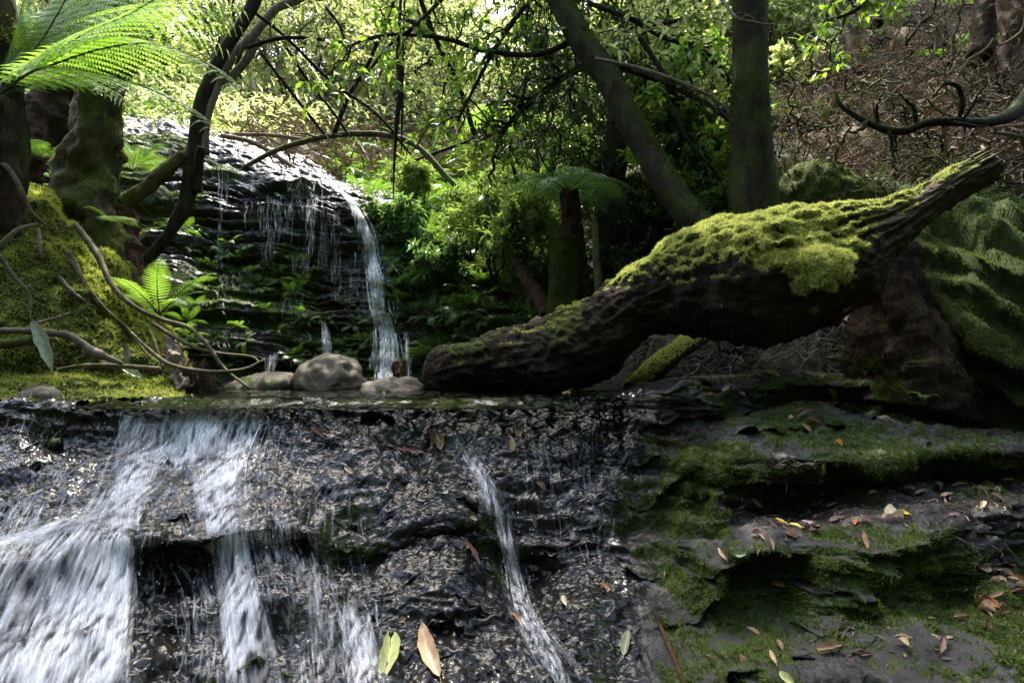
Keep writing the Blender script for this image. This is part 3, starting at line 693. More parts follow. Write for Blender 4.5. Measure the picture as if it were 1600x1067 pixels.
def strands(name, streams, D, mat, lift=(.004, .02), M_=12, min_d=None):
    """ribbons of white water that follow pixel polylines down a surface"""
    Vs, Ed, Al, Fs, nb = [], [], [], [], 0
    for st in streams:
        poly = catmull(np.array(st['p'], float), 60); w = np.interp(np.linspace(0, 1, 60), np.linspace(0, 1, len(st['w'])), st['w'])
        n = st['n']; a = rng.uniform(-.05, 1 - st.get('l0', .15), n); l = rng.uniform(st.get('l0', .15), st.get('l1', .5), n)
        o = np.clip(rng.normal(size=n) * .5, -1.2, 1.2) if not st.get('flat') else rng.uniform(-1, 1, n)
        t = np.clip(a[:, None] + l[:, None] * np.linspace(0, 1, M_)[None], 0, 1) * 59
        ti = np.minimum(t.astype(int), 58); u = (t - ti)[..., None]; c = poly[ti] * (1 - u) + poly[ti + 1] * u; ww = w[ti]
        o2 = o[:, None] + .12 * np.sin(t * .25 + rng.uniform(0, 6, n)[:, None]) * rng.uniform(0, 1, n)[:, None]
        px = c[..., 0] + o2 * ww; py = c[..., 1]
        d, nn = D.at(px, py); ds = d.copy()
        if st.get('free'):                                              # free fall: keep the nearest depth met so far
            ds = np.minimum.accumulate(d, axis=1)
        for _ in range(2): ds[:, 1:-1] = (ds[:, :-2] + ds[:, 1:-1] + ds[:, 2:]) / 3
        pt = PA(px, py, ds - rng.uniform(*lift, n)[:, None])
        tg = nrm(np.gradient(pt, axis=1)); side = nrm(np.cross(tg, np.array([0, -1.0, .35])))
        wd = (rng.uniform(*st.get('wd', (.003, .010)), n))[:, None] * np.sin(np.linspace(.12, np.pi - .12, M_))[None] ** .6
        tri = np.stack([pt - side * wd[..., None], pt + np.array([0, -.3, .2]) * wd[..., None] * .6, pt + side * wd[..., None]], 2)
        Vs.append(tri.reshape(-1, 3)); e = np.zeros((n, M_, 3)); e[:, :, 1] = np.sin(np.linspace(.05, np.pi - .05, M_))[None] ** .5; Ed.append(e.ravel())
        Al.append(np.repeat(rng.uniform(.25, 1, n) ** 1.2 * st.get('a', 1.0), M_ * 3))
        k = nb + (np.arange(n)[:, None, None] * M_ + np.arange(M_ - 1)[None, :, None]) * 3 + np.arange(2)[None, None, :]
        Fs.append(np.stack([k, k + 1, k + 4, k + 3], -1).reshape(-1, 4)); nb += n * M_ * 3
    mb = MB(); mb.add(np.concatenate(Vs), np.concatenate(Fs))
    return mb.obj(name, mat, attrs={'edge': np.concatenate(Ed), 'alpha': np.concatenate(Al)})

near = [
 dict(p=[(315,620),(305,650),(285,700),(270,735)], w=[105,110,105,90], n=620, a=.85, flat=1, l0=.35, l1=.9, wd=(.002,.006)),
 dict(p=[(300,700),(240,755),(160,800),(80,830),(-10,850)], w=[30,40,46,50,50], n=320, a=.45, l0=.15, l1=.5, wd=(.002,.007)),
 dict(p=[(235,640),(215,700),(190,770),(160,850),(130,950),(100,1085)], w=[60,80,90,110,120,130], n=300, a=.35, flat=1, l0=.1, l1=.3, wd=(.0015,.005)),
 dict(p=[(355,650),(345,740),(360,850),(380,950),(400,1080)], w=[80,70,60,70,80], n=260, a=.35, flat=1, l0=.1, l1=.3, wd=(.0015,.005)),
 dict(p=[(345,622),(330,660),(310,715)], w=[60,60,50], n=360, a=1.0, l0=.4, l1=.95, wd=(.002,.007)),
 dict(p=[(235,640),(215,700),(190,770),(150,850),(110,950),(70,1085)], w=[26,34,38,46,54,62], n=640, a=.85, l0=.15, l1=.5, wd=(.003,.010)),
 dict(p=[(215,650),(200,740),(185,830),(172,930),(150,1085)], w=[18,24,26,34,40], n=560, a=.95, l0=.2, l1=.5, wd=(.003,.010)),
 dict(p=[(355,650),(345,740),(358,850),(378,950),(398,1080)], w=[50,36,24,28,36], n=620, a=.95, l0=.2, l1=.5, wd=(.003,.010)),
 dict(p=[(150,790),(90,860),(40,950),(0,1085)], w=[40,44,50,60], n=420, a=.75, l0=.2, l1=.5, wd=(.003,.010)),
 dict(p=[(430,640),(410,720),(400,800),(420,900)], w=[60,70,60,50], n=240, a=.4, flat=1, l0=.1, l1=.3, wd=(.0015,.005)),
 dict(p=[(520,700),(480,770),(470,830),(500,930),(540,1075)], w=[100,110,90,70,60], n=360, a=.35, flat=1, l0=.06, l1=.2, wd=(.0015,.005)),
 dict(p=[(690,640),(715,690),(750,745),(785,810),(800,880),(815,950),(850,1010),(890,1080)], w=[24,22,20,16,18,24,34,42], n=230, a=.5, l0=.12, l1=.3, wd=(.0015,.006)),
 dict(p=[(545,930),(555,980),(575,1075)], w=[30,34,36], n=150, a=.6, l0=.3, l1=.7, wd=(.002,.008)),
 dict(p=[(470,860),(490,940),(500,1075)], w=[34,40,40], n=130, a=.4, l0=.2, l1=.5, wd=(.002,.006)),
 dict(p=[(20,640),(10,700),(0,760)], w=[90,100,90], n=120, a=.3, flat=1, wd=(.0015,.005)),
 dict(p=[(40,780),(0,860),(-50,960),(-100,1085)], w=[50,60,70,80], n=300, a=.7, l0=.2, l1=.5, wd=(.003,.010)),
 dict(p=[(620,640),(610,680),(600,760)], w=[140,150,160], n=260, a=.3, flat=1, l0=.1, l1=.3, wd=(.0015,.004)),
 dict(p=[(860,640),(870,720),(880,800),(890,880)], w=[70,80,80,60], n=160, a=.28, flat=1, l0=.1, l1=.3, wd=(.0015,.004)),
 dict(p=[(270,870),(300,920),(310,1000),(300,1075)], w=[30,40,40,40], n=60, a=.5, flat=1, l0=.2, l1=.6, wd=(.002,.005)),
]
o = strands('cascade', near, D_rock, M['foam'])
mb = MB(); oc = np.array([[1, 0, 0], [-1, 0, 0], [0, 1, 0], [0, -1, 0], [0, 0, 1], [0, 0, -1]], float); of = np.array([[0, 2, 4], [2, 1, 4], [1, 3, 4], [3, 0, 4], [2, 0, 5], [1, 2, 5], [3, 1, 5], [0, 3, 5]])
for cx_, cy_, sx, sy, k_ in [(260, 725, 50, 18, 90), (350, 770, 40, 25, 60), (180, 900, 80, 90, 120), (380, 920, 40, 80, 90), (330, 640, 70, 20, 60), (820, 900, 25, 80, 50), (560, 1000, 40, 50, 40)]:
    x = rng.normal(cx_, sx, k_); y = rng.normal(cy_, sy, k_); d_, n_ = D_rock.at(x, y); pp = PA(x, y, d_) + n_ * rng.uniform(.004, .05, (k_, 1)); rr = rng.uniform(.0008, .0024, k_)
    for q_, r_ in zip(pp, rr): mb.add(q_ + oc * r_ * np.array([1, 1, 1.6]), of)
w_ = mb.obj('droplets', M['foam'], o, attrs={'edge': np.ones(mb.n), 'alpha': np.ones(mb.n)}); w_['kind'] = 'stuff'
tag(o, 'white water streaming down the near black rock in the foreground', 'cascade')
far = [
 dict(p=[(536,300),(556,325),(572,360),(580,400),(588,440),(592,480),(600,505),(606,545),(604,600)], w=[5,9,11,10,13,14,22,24,22], n=720, a=1.0, l0=.06, l1=.22, wd=(.004,.012), free=0),
 dict(p=[(602,500),(597,545),(593,600)], w=[6,4,4], n=50, a=1.0, l0=.2, l1=.6, wd=(.004,.010)), dict(p=[(606,500),(614,545),(612,600)], w=[8,5,6], n=60, a=1.0, l0=.2, l1=.6, wd=(.004,.010)),
 dict(p=[(575,350),(585,420),(598,500),(606,590)], w=[20,26,34,34], n=420, a=.5, l0=.015, l1=.06, wd=(.0015,.004), flat=1),
 dict(p=[(580,380),(588,430),(590,500)], w=[30,32,36], n=130, a=.4, flat=1, l0=.08, l1=.3, wd=(.003,.007)),
 dict(p=[(630,510),(636,550),(636,590)], w=[8,6,6], n=40, a=.6, l0=.3, l1=.8, wd=(.003,.008)),
 dict(p=[(505,500),(508,525),(510,556)], w=[4,6,7], n=70, a=.9, l0=.3, l1=.8, wd=(.005,.012), free=1),
 dict(p=[(430,545),(424,565),(420,595)], w=[14,8,8], n=60, a=.7, l0=.3, l1=.8, wd=(.004,.01), free=1),
]
o = strands('waterfall', far, D_cliff, M['fall'], lift=(.03, .12)); tag(o, 'white waterfall plunging down the far layered cliff between ferns', 'waterfall')
veil = []
for x, y0, y1, n, w in [(475,280,345,60,22),(440,290,380,40,20),(400,300,360,26,20),(350,255,330,18,8),(495,300,420,50,18),(470,360,430,40,16),(520,330,440,40,16),(345,330,420,14,5),(460,450,510,24,20),(540,400,470,30,22),(420,320,420,14,10),(365,420,450,30,20),(480,240,300,20,30)]:
    veil.append(dict(p=[(x, y0), (x - 1, (y0 + y1) / 2), (x - 2, y1)], w=[w, w, w], n=n, a=.5, flat=1, l0=.25, l1=.8, wd=(.0025, .006), free=1))
for k in range(40):
    x = R.uniform(215, 520); y = 205 + (x - 215) * .28 + R.uniform(0, 60)
    veil.append(dict(p=[(x, y), (x + 18, y + 6), (x + 30, y + 14)], w=[5, 5, 5], n=8, a=.5, flat=1, l0=.3, l1=.9, wd=(.004, .012)))
for k in range(26):
    x = R.uniform(300, 500); y = R.uniform(430, 570)
    veil.append(dict(p=[(x, y), (x + 6, y + 6), (x + 8, y + 16)], w=[8, 8, 8], n=8, a=.5, flat=1, l0=.3, l1=.9, wd=(.003, .008)))
o = strands('water_veil', veil, D_cliff, M['fall'], lift=(.02, .07)); tag(o, 'thin dripping veil of water over the left part of the far cliff', 'waterfall')

# ------------------------------------------------------------------ shapes of plants and wood
def pxline(pts, hw=None, n=60):
    """[(px, py, d)] -> smooth world line; hw = half widths in photo pixels -> radii in metres"""
    a = np.array(pts, float); W = catmull(PA(a[:, 0], a[:, 1], a[:, 2]), n)
    if hw is None: return W
    r = np.interp(np.linspace(0, 1, n), np.linspace(0, 1, len(hw)), hw) * W[:, 1] / F
    return W, r

def limb(mb, pts, hw, n=60, seg=14, **kw):
    W, r = pxline(pts, hw, n); add_tube(mb, W, r, seg, **kw); return W, r

def side_twigs(mb, W, r0, k, rnd, L=(.1, .4), seg=5, up=0.2, rec=1, ends=None):
    """thin wandering twigs along a limb"""
    for _ in range(k):
        i = rnd.randrange(int(len(W) * .2), len(W)); a = W[i]; t = nrm(W[min(i + 1, len(W) - 1)] - W[max(i - 1, 0)])
        d = nrm(np.array([rnd.gauss(0, 1), rnd.gauss(0, .7), rnd.gauss(up, .7)]) + .7 * t); ln = rnd.uniform(*L)
        p = wiggle(a, a + d * ln, 10, .12, rnd); rr = r0 * rnd.uniform(.3, .55)
        add_tube(mb, p, np.linspace(rr, rr * .25, 10), seg)
        if ends is not None: ends.append(p)
        if rec > 0: side_twigs(mb, p, rr, 2, rnd, (ln * .3, ln * .6), 4, up, rec - 1, ends)

def leaves_on(mb, lines, nper, L, W, rnd, spread=.9, tint=None, droop=.3, fine=False, frm=.2):
    """leaves set alternately along twig lines"""
    ps, ds = [], []
    for p in lines:
        p = np.asarray(p); n = len(p)
        k = np.clip(rng.uniform(frm, 1, nper) * (n - 1), 0, n - 1.001); i = k.astype(int); u = (k - i)[:, None]
        q = p[i] * (1 - u) + p[i + 1] * u; t = nrm(p[i + 1] - p[i])
        ps.append(q); ds.append(t * .6 + spread * rng.normal(size=(nper, 3)) + np.array([0, 0, -droop]))
    ps, ds = np.concatenate(ps), np.concatenate(ds); n = len(ps)
    add_leaves(mb, ps, ds, nrm(np.array([0, -.2, 1.0]) + .45 * rng.normal(size=(n, 3))), L * rng.uniform(.55, 1.2, n), W * rng.uniform(.6, 1.15, n), 0, tint, fine=fine)

def frond_mesh(mb, line, npair, plen, nleaf, wid, side_up, droop=.25, mi=0, mst=1, rs=.006, detail=True, taper=.55, tint0=0.5):
    """a fern frond: stalk along line (n,3), pinnae both sides, pinnules on each pinna"""
    line = np.asarray(line); n = len(line); add_tube(mb, line, np.linspace(rs, rs * .2, n), 5, mst)
    s = np.linspace(.10, .995, npair); k = s * (n - 1); i = np.minimum(k.astype(int), n - 2); u = (k - i)[:, None]
    base = line[i] * (1 - u) + line[i + 1] * u; T = nrm(line[i + 1] - line[i]); S = nrm(np.cross(T, side_up)); Nn_ = np.cross(S, T)
    prof = np.minimum(1, (s / .28) ** .8) * np.clip((1.02 - s) / (1 - taper), 0.04, 1) ** .85
    for sg in (-1, 1):
        D = nrm(S * sg + T * .35 + Nn_ * .05); Lp = plen * prof * rng.uniform(.93, 1.05, npair)
        m = 7; q = np.linspace(0, 1, m)
        C = base[:, None] + D[:, None] * (Lp[:, None] * q[None])[..., None] - (Nn_[:, None] * .6 + np.array([0, 0, .4])) * (droop * Lp[:, None] * q[None] ** 2)[..., None] + T[:, None] * (.12 * Lp[:, None] * q[None] ** 2)[..., None]
        tt = np.clip(tint0 + rng.normal(size=npair) * .12, 0, 1)
        if detail:
            kk = np.linspace(.03, .98, nleaf) * (m - 1); a = np.minimum(kk.astype(int), m - 2); uu = (kk - a)[None, :, None]
            B = C[:, a] * (1 - uu) + C[:, a + 1] * uu; tg = nrm(C[:, a + 1] - C[:, a]); E = nrm(np.cross(tg, Nn_[:, None] + 0 * tg))
            w = wid * prof[:, None] * (1 - np.linspace(0, 1, nleaf)[None] ** 1.6 * .8); gap = (Lp / nleaf)[:, None] * .52
            for s2 in (-1, 1):
                dirn = E * s2 + tg * .45
                r = B + tg * gap[..., None]; l = B - tg * gap[..., None] * .7
                tip = B + dirn * w[..., None] - Nn_[:, None] * (.12 * w)[..., None]; mid = B + dirn * (w * .6)[..., None] + tg * (gap * .7)[..., None]
                Vv = np.stack([l, r, mid, tip], 2).reshape(-1, 3); z = np.arange(npair * nleaf)[:, None] * 4
                mb.add(Vv, z + np.array([[0, 1, 2, 3]]), mi, np.repeat(tt, nleaf * 4))
        else:
            wv = wid * prof[:, None] * np.array([.75, 1, .95, .8, .6, .35, .02])[None]; E = nrm(np.cross(D, Nn_))[:, None]
            a_, b_ = C + E * wv[..., None], C - E * wv[..., None]; Vv = np.stack([a_, b_], 2).reshape(-1, 3)
            z = (np.arange(npair)[:, None] * m + np.arange(m - 1)[None]) * 2
            mb.add(Vv, np.stack([z, z + 1, z + 3, z + 2], -1).reshape(-1, 4), mi, np.repeat(tt, m * 2))

def arch(base, dirh, L, rise, fall, n=24, curl=0.0):
    """an arching line: leaves base along dirh rising, tip hanging"""
    t = np.linspace(0, 1, n); d = nrm(np.array([dirh[0], dirh[1], 0.0])); s = np.array([-d[1], d[0], 0])
    return np.asarray(base) + d * (L * t * (1 - .12 * t))[:, None] + np.array([0, 0, 1.0]) * (L * (rise * t - fall * t ** 2.2))[:, None] + s * (curl * L * t ** 2)[:, None]

def fern_variant(seed, nf, L, wid, plen, npair, rise=(.5, 1.1), fall=(.5, 1.0), mat='smallfern', detail=False, nleaf=10):
    """one small fern: returns list of frond meshes around the origin"""
    rnd = random.Random(seed); out = []
    for k in range(nf):
        a = 2 * math.pi * (k + rnd.uniform(-.3, .3)) / nf; mb = MB(); ln = L * rnd.uniform(.7, 1.1)
        line = arch((0, 0, 0), (math.cos(a), math.sin(a)), ln, rnd.uniform(*rise), rnd.uniform(*fall), 16, rnd.uniform(-.2, .2))
        frond_mesh(mb, line, npair, plen * ln / L, nleaf, wid, np.array([0, 0, 1.0]), .2, rs=.004 * ln / .4, detail=detail, tint0=rnd.uniform(.3, .7))
        out.append(mb.mesh('frond', [M[mat], M['frond_stalk']], smooth=False))
    return out

def plant_parts(seed, H, nst=3, lean=.3, r0=.012, nbr=8, bl=.4, ntw=3, tl=.2, nlf=10, LL=.06, LW=.025, mat='leaf_mid', bark='bark_dark', up=.35, droop=.25, fine=False, base_frac=.25, wob=.10):
    """stems with branches, twigs and leaves -> (stem mesh, foliage mesh), origin at the foot"""
    rnd = random.Random(seed); st, lf = MB(), MB(); lines = []
    for k in range(nst):
        a = rnd.uniform(0, 6.28); l = rnd.uniform(.2, 1) * lean
        top = np.array([math.cos(a) * l * H, math.sin(a) * l * H, H * rnd.uniform(.75, 1.0)]); ln = wiggle((0.02 * math.cos(a), .02 * math.sin(a), -.05), top, 18, wob, rnd)
        add_tube(st, ln, np.linspace(r0, r0 * .3, 18), 6)
        for _ in range(nbr):
            f = rnd.uniform(base_frac, 1) ** .8; i = min(int(f * 17), 17); b = rnd.uniform(0, 6.28)
            d = nrm(np.array([math.cos(b), math.sin(b), up + rnd.gauss(0, .35)])); L = bl * H * (1.15 - .7 * f) * rnd.uniform(.5, 1.1)
            br = wiggle(ln[i], ln[i] + d * L, 9, .12, rnd, sag=-.03); add_tube(st, br, np.linspace(r0 * .4, r0 * .12, 9), 4); lines.append(br[4:])
            for _ in range(ntw):
                j = rnd.randrange(2, 9); c = rnd.uniform(0, 6.28); d2 = nrm(d + .9 * np.array([math.cos(c), math.sin(c), rnd.gauss(0, .6)]))
                tw = wiggle(br[j], br[j] + d2 * tl * H * rnd.uniform(.5, 1.1), 6, .1, rnd); add_tube(st, tw, np.linspace(r0 * .16, r0 * .07, 6), 3, cap=False); lines.append(tw)
    leaves_on(lf, lines, nlf, LL, LW, rnd, droop=droop, fine=fine)
    return st.mesh('stems', M[bark]), lf.mesh('foliage', M[mat], smooth=False)

def place_parts(name, label, cat, meshes, loc, rz=0, s=1, group=None, names=None, tilt=(0, 0)):
    t = thing(name, label, cat, loc, group); t.rotation_euler = (tilt[0], tilt[1], rz); t.scale = (s, s, s)
    for nm, me in zip(names, meshes): link(nm, me, t)
    return t

def hill(px, py, lift=0.0):
    d, n = D_hill.at(px, py); return PA(px, py, d) + n * lift

# ------------------------------------------------------------------ the mossy fallen log
T_ = np.array([(668,592,612),(676,572,620),(690,556,623),(720,541,620),(760,533,616),(830,507,614),(900,474,604),(945,450,575),(985,430,535),(1040,396,520),(1085,372,522),(1130,355,528),(1200,348,524),(1250,335,505),(1300,325,478),(1345,322,424),(1390,320,384),(1440,297,349),(1500,263,308),(1530,248,292),(1553,238,272)], float)
nL, sL = 320, 120
cx = T_[:, 0]; mid = (T_[:, 1] + T_[:, 2]) / 2; dd_ = np.interp(cx, [668, 800, 1000, 1250, 1350, 1553], [3.0, 2.92, 2.74, 2.52, 2.46, 2.30])
sl = np.gradient(mid) / np.gradient(cx); hw = (T_[:, 2] - T_[:, 1]) / 2 * np.cos(np.arctan(sl)); hw[0] *= .75
Wl = catmull(PA(cx, mid, dd_), nL); kk = np.linspace(0, 1, nL)
arc = np.concatenate([[0], np.cumsum(np.linalg.norm(np.diff(PA(cx, mid, dd_), axis=0), axis=1))]); arc /= arc[-1]
rl = np.interp(kk, arc, hw * dd_ / F); rl = np.convolve(np.pad(rl, 4, mode='edge'), np.ones(9) / 9, 'valid')
Vl, dirs = tube_grid(Wl, rl, sL)
q = Vl.reshape(-1, 3); al = np.repeat(np.cumsum(np.concatenate([[0], np.linalg.norm(np.diff(Wl, axis=0), axis=1)])), sL)
ang = np.tile(np.linspace(0, 2 * np.pi, sL, endpoint=False), nL)
gr = np.stack([al * 1.3, np.cos(ang) * 2.2, np.sin(ang) * 2.2], -1)
dl = .26 * fbm(q * 3.4, 5, .55) + np.repeat(.05 + .08 * sstep(.45, .7, kk), sL) * ridged(gr * 1.7, 5, .6) + .07 * ridged(q * 16, 4, .6) + .05 * fbm(q * 40, 2)
Vl = Vl + dirs * (dl.reshape(nL, sL) * np.minimum(rl, .14)[:, None])[..., None]
def close_loop(V): return np.concatenate([V, V[:, :1]], 1)
def loop_normals(V):
    C = close_loop(V); n = grid_normals(C)[:, :-1]
    s = np.sign(np.sum(n * (V - V.mean(1, keepdims=True)), -1).mean()); return n * s
Nl = loop_normals(Vl)
log = thing('fallen_log', 'thick fallen log with bright moss hump and broken limb pointing up right', 'log', Wl[4] - np.array([0, 0, .12]))
def tube_faces(n, s):
    I, J = np.meshgrid(np.arange(n - 1), np.arange(s), indexing='ij'); J2 = (J + 1) % s
    return np.stack([I * s + J, I * s + J2, (I + 1) * s + J2, (I + 1) * s + J], -1).reshape(-1, 4)
off = np.array(log.location)
def capped(mb, V, mi=0):
    n, s = V.shape[:2]; a = n * s
    mb.add(np.vstack([V.reshape(-1, 3), V[0].mean(0), V[-1].mean(0)]), tube_faces(n, s), mi); j = np.arange(s); j2 = (j + 1) % s
    mb.f.append(np.vstack([np.stack([np.full(s, a), j2, j], -1), np.stack([np.full(s, a + 1), (n - 1) * s + j, (n - 1) * s + j2], -1)]) + mb.n - a - 2); mb.m.append(np.full(2 * s, mi, np.int32))
isp = int(nL * np.interp(1338, cx, arc))
mb = MB(); capped(mb, Vl[:isp + 4] - off); mb.obj('trunk', M['logwood'], log)
mb = MB(); capped(mb, (Vl[isp - 2:] - off) * 1.0)
for k in range(26):                                           # torn splinters at the broken end
    a = Vl[-8, R.randrange(sL)] - off; b = a + nrm(Wl[-1] - Wl[-30]) * R.uniform(.03, .1); add_tube(mb, wiggle(a, b, 6, .05, R), np.linspace(.008, .002, 6), 5)
lb = mb.obj('broken_limb', M['stubwood'], log); lb['label'] = 'weathered broken limb of the log reaching up right'
# the short stub that sticks out under the moss hump
Ws, rs_ = pxline([(1180,430,2.50),(1240,432,2.38),(1290,438,2.30),(1322,444,2.26)], [52, 50, 44, 33], 50)
Vs_, ds_ = tube_grid(Ws, rs_, 60, .22, 9.0, 3.0); Ns_ = loop_normals(Vs_)
mb = MB(); capped(mb, Vs_ - off); mb.obj('branch_stub', M['logwood'], log)
# moss cushions as lumpy shells plus blades
def moss_shell(V, Nn_, mask, th, seedv, lump=1.0):
    q = V.reshape(-1, 3); lum = (.55 + .55 * fbm(q * 16, 3, off=seedv) + .25 * fbm(q * 45, 2)).reshape(V.shape[:2])
    return V + Nn_ * ((th * np.clip(lum, .1, 2) * lump * mask) - .012 * (1 - mask))[..., None]
pxl = 800 + Vl[..., 0] / Vl[..., 1] * F; pyl = HZ - (Vl[..., 2] - CH) / Vl[..., 1] * F
nzl = fbm(Vl.reshape(-1, 3) * 6, 3, off=31).reshape(nL, sL)
thr = np.interp(pxl, [740, 800, 1000, 1060, 1120, 1200, 1330, 1360, 1480, 1500, 1540], [.75, .42, .38, .18, -.05, -.15, -.1, .66, .66, .9, .75])
frontlow = sstep(430, 465, pyl) * sstep(1300, 1180, pxl)       # the torn bare wood under the hump stays bare
bare = np.exp(-(((pxl - 1165) / 42) ** 2 + ((pyl - 425) / 24) ** 2))
ml = sstep(-.12, .14, Nl[..., 2] - thr + .45 * nzl - .9 * bare - .5 * frontlow)
th = np.interp(pxl, [740, 1000, 1080, 1200, 1330, 1380], [.007, .009, .015, .019, .018, .008])
Vm = moss_shell(Vl, Nl, ml, th, 4.0); Nm = loop_normals(Vm)
mb = MB(); mb.add((Vm - off).reshape(-1, 3), tube_faces(nL, sL))
ms_ = sstep(-.25, .05, Ns_[..., 2] + .15 + .4 * fbm(Vs_.reshape(-1, 3) * 7, 3).reshape(Ns_.shape[:2]))
Vm2 = moss_shell(Vs_, Ns_, ms_, .034, 8.0); Nm2 = loop_normals(Vm2); mb.add((Vm2 - off).reshape(-1, 3), tube_faces(*Vm2.shape[:2]))
mo = mb.obj('moss', M['mossbed'], log)
mb = MB()
tp, tn, _, _ = sample_grid(close_loop(Vm), close_loop(Nm), sstep(.3, .8, close_loop(ml)), 120000)
add_tufts(mb, tp - off, nrm(tn + np.array([0, -.15, .1])), .0095, .0016, .8, np.clip(.5 + .6 * fbm(tp * 9, 3), 0, 1) * .6 + .4 * rng.random(len(tp)))
tp, tn, _, _ = sample_grid(close_loop(Vm2), close_loop(Nm2), sstep(.3, .8, close_loop(ms_)), 35000)
add_tufts(mb, tp - off, nrm(tn + np.array([0, -.2, -.25])), .016, .0018, .8, np.clip(.6 + .5 * fbm(tp * 9, 3), 0, 1) * .6 + .4 * rng.random(len(tp)))
bl_ = mb.obj('moss_blades', M['mossbright'], log, smooth=False); bl_["kind"] = "stuff"

# ------------------------------------------------------------------ trunks that stand in front
def trunk_obj(name, label, cat, pts, hw, mat, n=110, seg=40, lump=.16, lf=5.0, off=0.0, stretch=1.6, twigs=0, extra=None, moss=None, partname='trunk'):
    W, r = pxline(pts, hw, n); base = W[-1] if W[-1][2] < W[0][2] else W[0]
    t = thing(name, label, cat, base); o = np.array(t.location); mb = MB()
    add_tube(mb, W - o, r, seg, lump=lump, lf=lf, off=off, stretch=stretch, octv=5)
    if extra: extra(mb, W - o, r)
    if twigs: side_twigs(mb, W - o, r.mean() * .5, twigs, R, (.15, .5))
    mb.obj(partname, mat, t)
    if moss:
        V, d = tube_grid(W, r, 60, lump, lf, off, stretch, 5); Nn_ = loop_normals(V)
        mk = sstep(moss.get('lo', .1), moss.get('hi', .6), moss['f'](V, Nn_)); tp, tn, _, _ = sample_grid(close_loop(V), close_loop(Nn_), close_loop(mk), moss['n'])
        mb = MB(); add_tufts(mb, tp - o, tn, moss.get('L', .012), .0016, .8)
        b = mb.obj('moss', M[moss.get('mat', 'mossdark')], t, smooth=False); b["kind"] = "stuff"
    return t, W, r

nf = lambda V, k, o=0.0: fbm(V.reshape(-1, 3) * k, 3, off=o).reshape(V.shape[:2])
upright, Wu, ru = trunk_obj('upright_tree', 'straight upright mossy trunk standing just behind the fallen log', 'tree',
    [(1171,-420,3.9),(1170,-120,3.8),(1171,60,3.75),(1172,180,3.72),(1174,270,3.7),(1177,330,3.68),(1180,380,3.66)], [20,23,25.5,25,27,31,36], M['bark_moss'], lump=.10, off=2.0, stretch=2.5,
    moss=dict(f=lambda V, N_: .2 + .5 * nf(V, 3) + .25 * abs(N_[..., 0]), n=30000, mat='mossmid'))
leaning, Wn, rn = trunk_obj('leaning_tree', 'dark mossy trunk leaning to the left above the fallen log', 'tree',
    [(700,-330,5.0),(800,-130,4.7),(868,-8,4.45),(905,60,4.3),(950,125,4.15),(990,198,4.0),(1032,270,3.85),(1075,335,3.72),(1125,400,3.6)], [12,14,16,17,18,19,20,22,24], M['bark_moss'], lump=.14, off=7.0, stretch=2.0,
    moss=dict(f=lambda V, N_: N_[..., 2] * .8 + .3 * N_[..., 0] + .3 * nf(V, 4) - .1, n=30000, mat='mossmid'))
scaly, Wsc, rsc = trunk_obj('scaly_tree', 'thick olive scaly trunk rising behind the left mossy bank', 'tree',
    [(205,-260,3.9),(190,-80,3.75),(179,20,3.65),(174,95,3.6),(156,160,3.6),(151,212,3.58),(139,270,3.55),(128,325,3.5),(148,390,3.5),(182,470,3.5)], [24,26,28,30,30,29,33,43,47,44], M['bark_olive'], lump=.34, lf=10.0, off=5.0,
    moss=dict(f=lambda V, N_: -.1 + .7 * nf(V, 4, 3), n=9000, mat='mossblade'))
edge_tree, We, re_ = trunk_obj('edge_tree', 'smooth grey trunk at the left edge with moss on its foot', 'tree',
    [(-40,-260,3.0),(-18,-60,2.9),(-12,60,2.88),(-6,150,2.86),(0,215,2.84),(-10,262,2.84),(-20,320,2.84)], [24,27,27,31,36,36,44], M['bark_moss'], lump=.16, off=15.0,
    moss=dict(f=lambda V, N_: sstep(.9, .6, V[..., 2]) * .7 + .3 * nf(V, 4), n=16000, mat='mossblade'))
darkfern, Wd, rd = trunk_obj('shaggy_tree', 'dark shaggy trunk leaning behind the scaly trunk', 'tree', [(205,70,4.9),(150,100,4.7),(105,145,4.5),(62,205,4.35),(25,262,4.2),(10,300,4.15)], [26,30,34,33,32,36], M['fibre'], lump=.3, lf=8, off=9.0)
redstump, _, _ = trunk_obj('red_stump', 'short red brown root stump under the scaly trunk', 'stump', [(168,345,3.7),(186,400,3.62),(200,445,3.55),(196,480,3.5)], [36,32,30,34], M['redwood'], lump=.3, lf=9, off=19.0)
def fork(mb, W, r):
    o = W[-1] * 0
    base = np.array(pxline([(225,412,3.9)], None, 2)[0]) if False else None
branchy, Wb, rb = trunk_obj('branching_tree', 'dark slender crooked tree leaning over the left of the cliff', 'tree',
    [(470,-160,4.2),(412,-30,4.05),(388,22,4.0),(346,86,3.95),(325,130,3.92),(311,172,3.9),(301,250,3.88),(292,308,3.85),(264,366,3.8),(224,414,3.75),(205,440,3.7)], [6,7,8,9,8.5,9,10,12,11,8,10], M['bark_dark'], lump=.14, lf=9, off=23.0, seg=20)
o = np.array(branchy.location)
mb = MB(); limb(mb, [(306,300,3.86),(309,262,3.84),(315,230,3.8)], [9,8,6], 20, 12, lump=.2, lf=12); 
for v in mb.v: v -= o.astype(np.float32)
mb.obj('broken_stub', M['bark_dark'], branchy)
mb = MB(); W_, r_ = limb(mb, [(186,326,3.7),(215,303,3.74),(245,280,3.8),(287,242,3.86)], [13,11,11,9], 30, 14, lump=.2, lf=12); 
for v in mb.v: v -= o.astype(np.float32)
mb.obj('low_limb', M['bark_olive'], branchy)
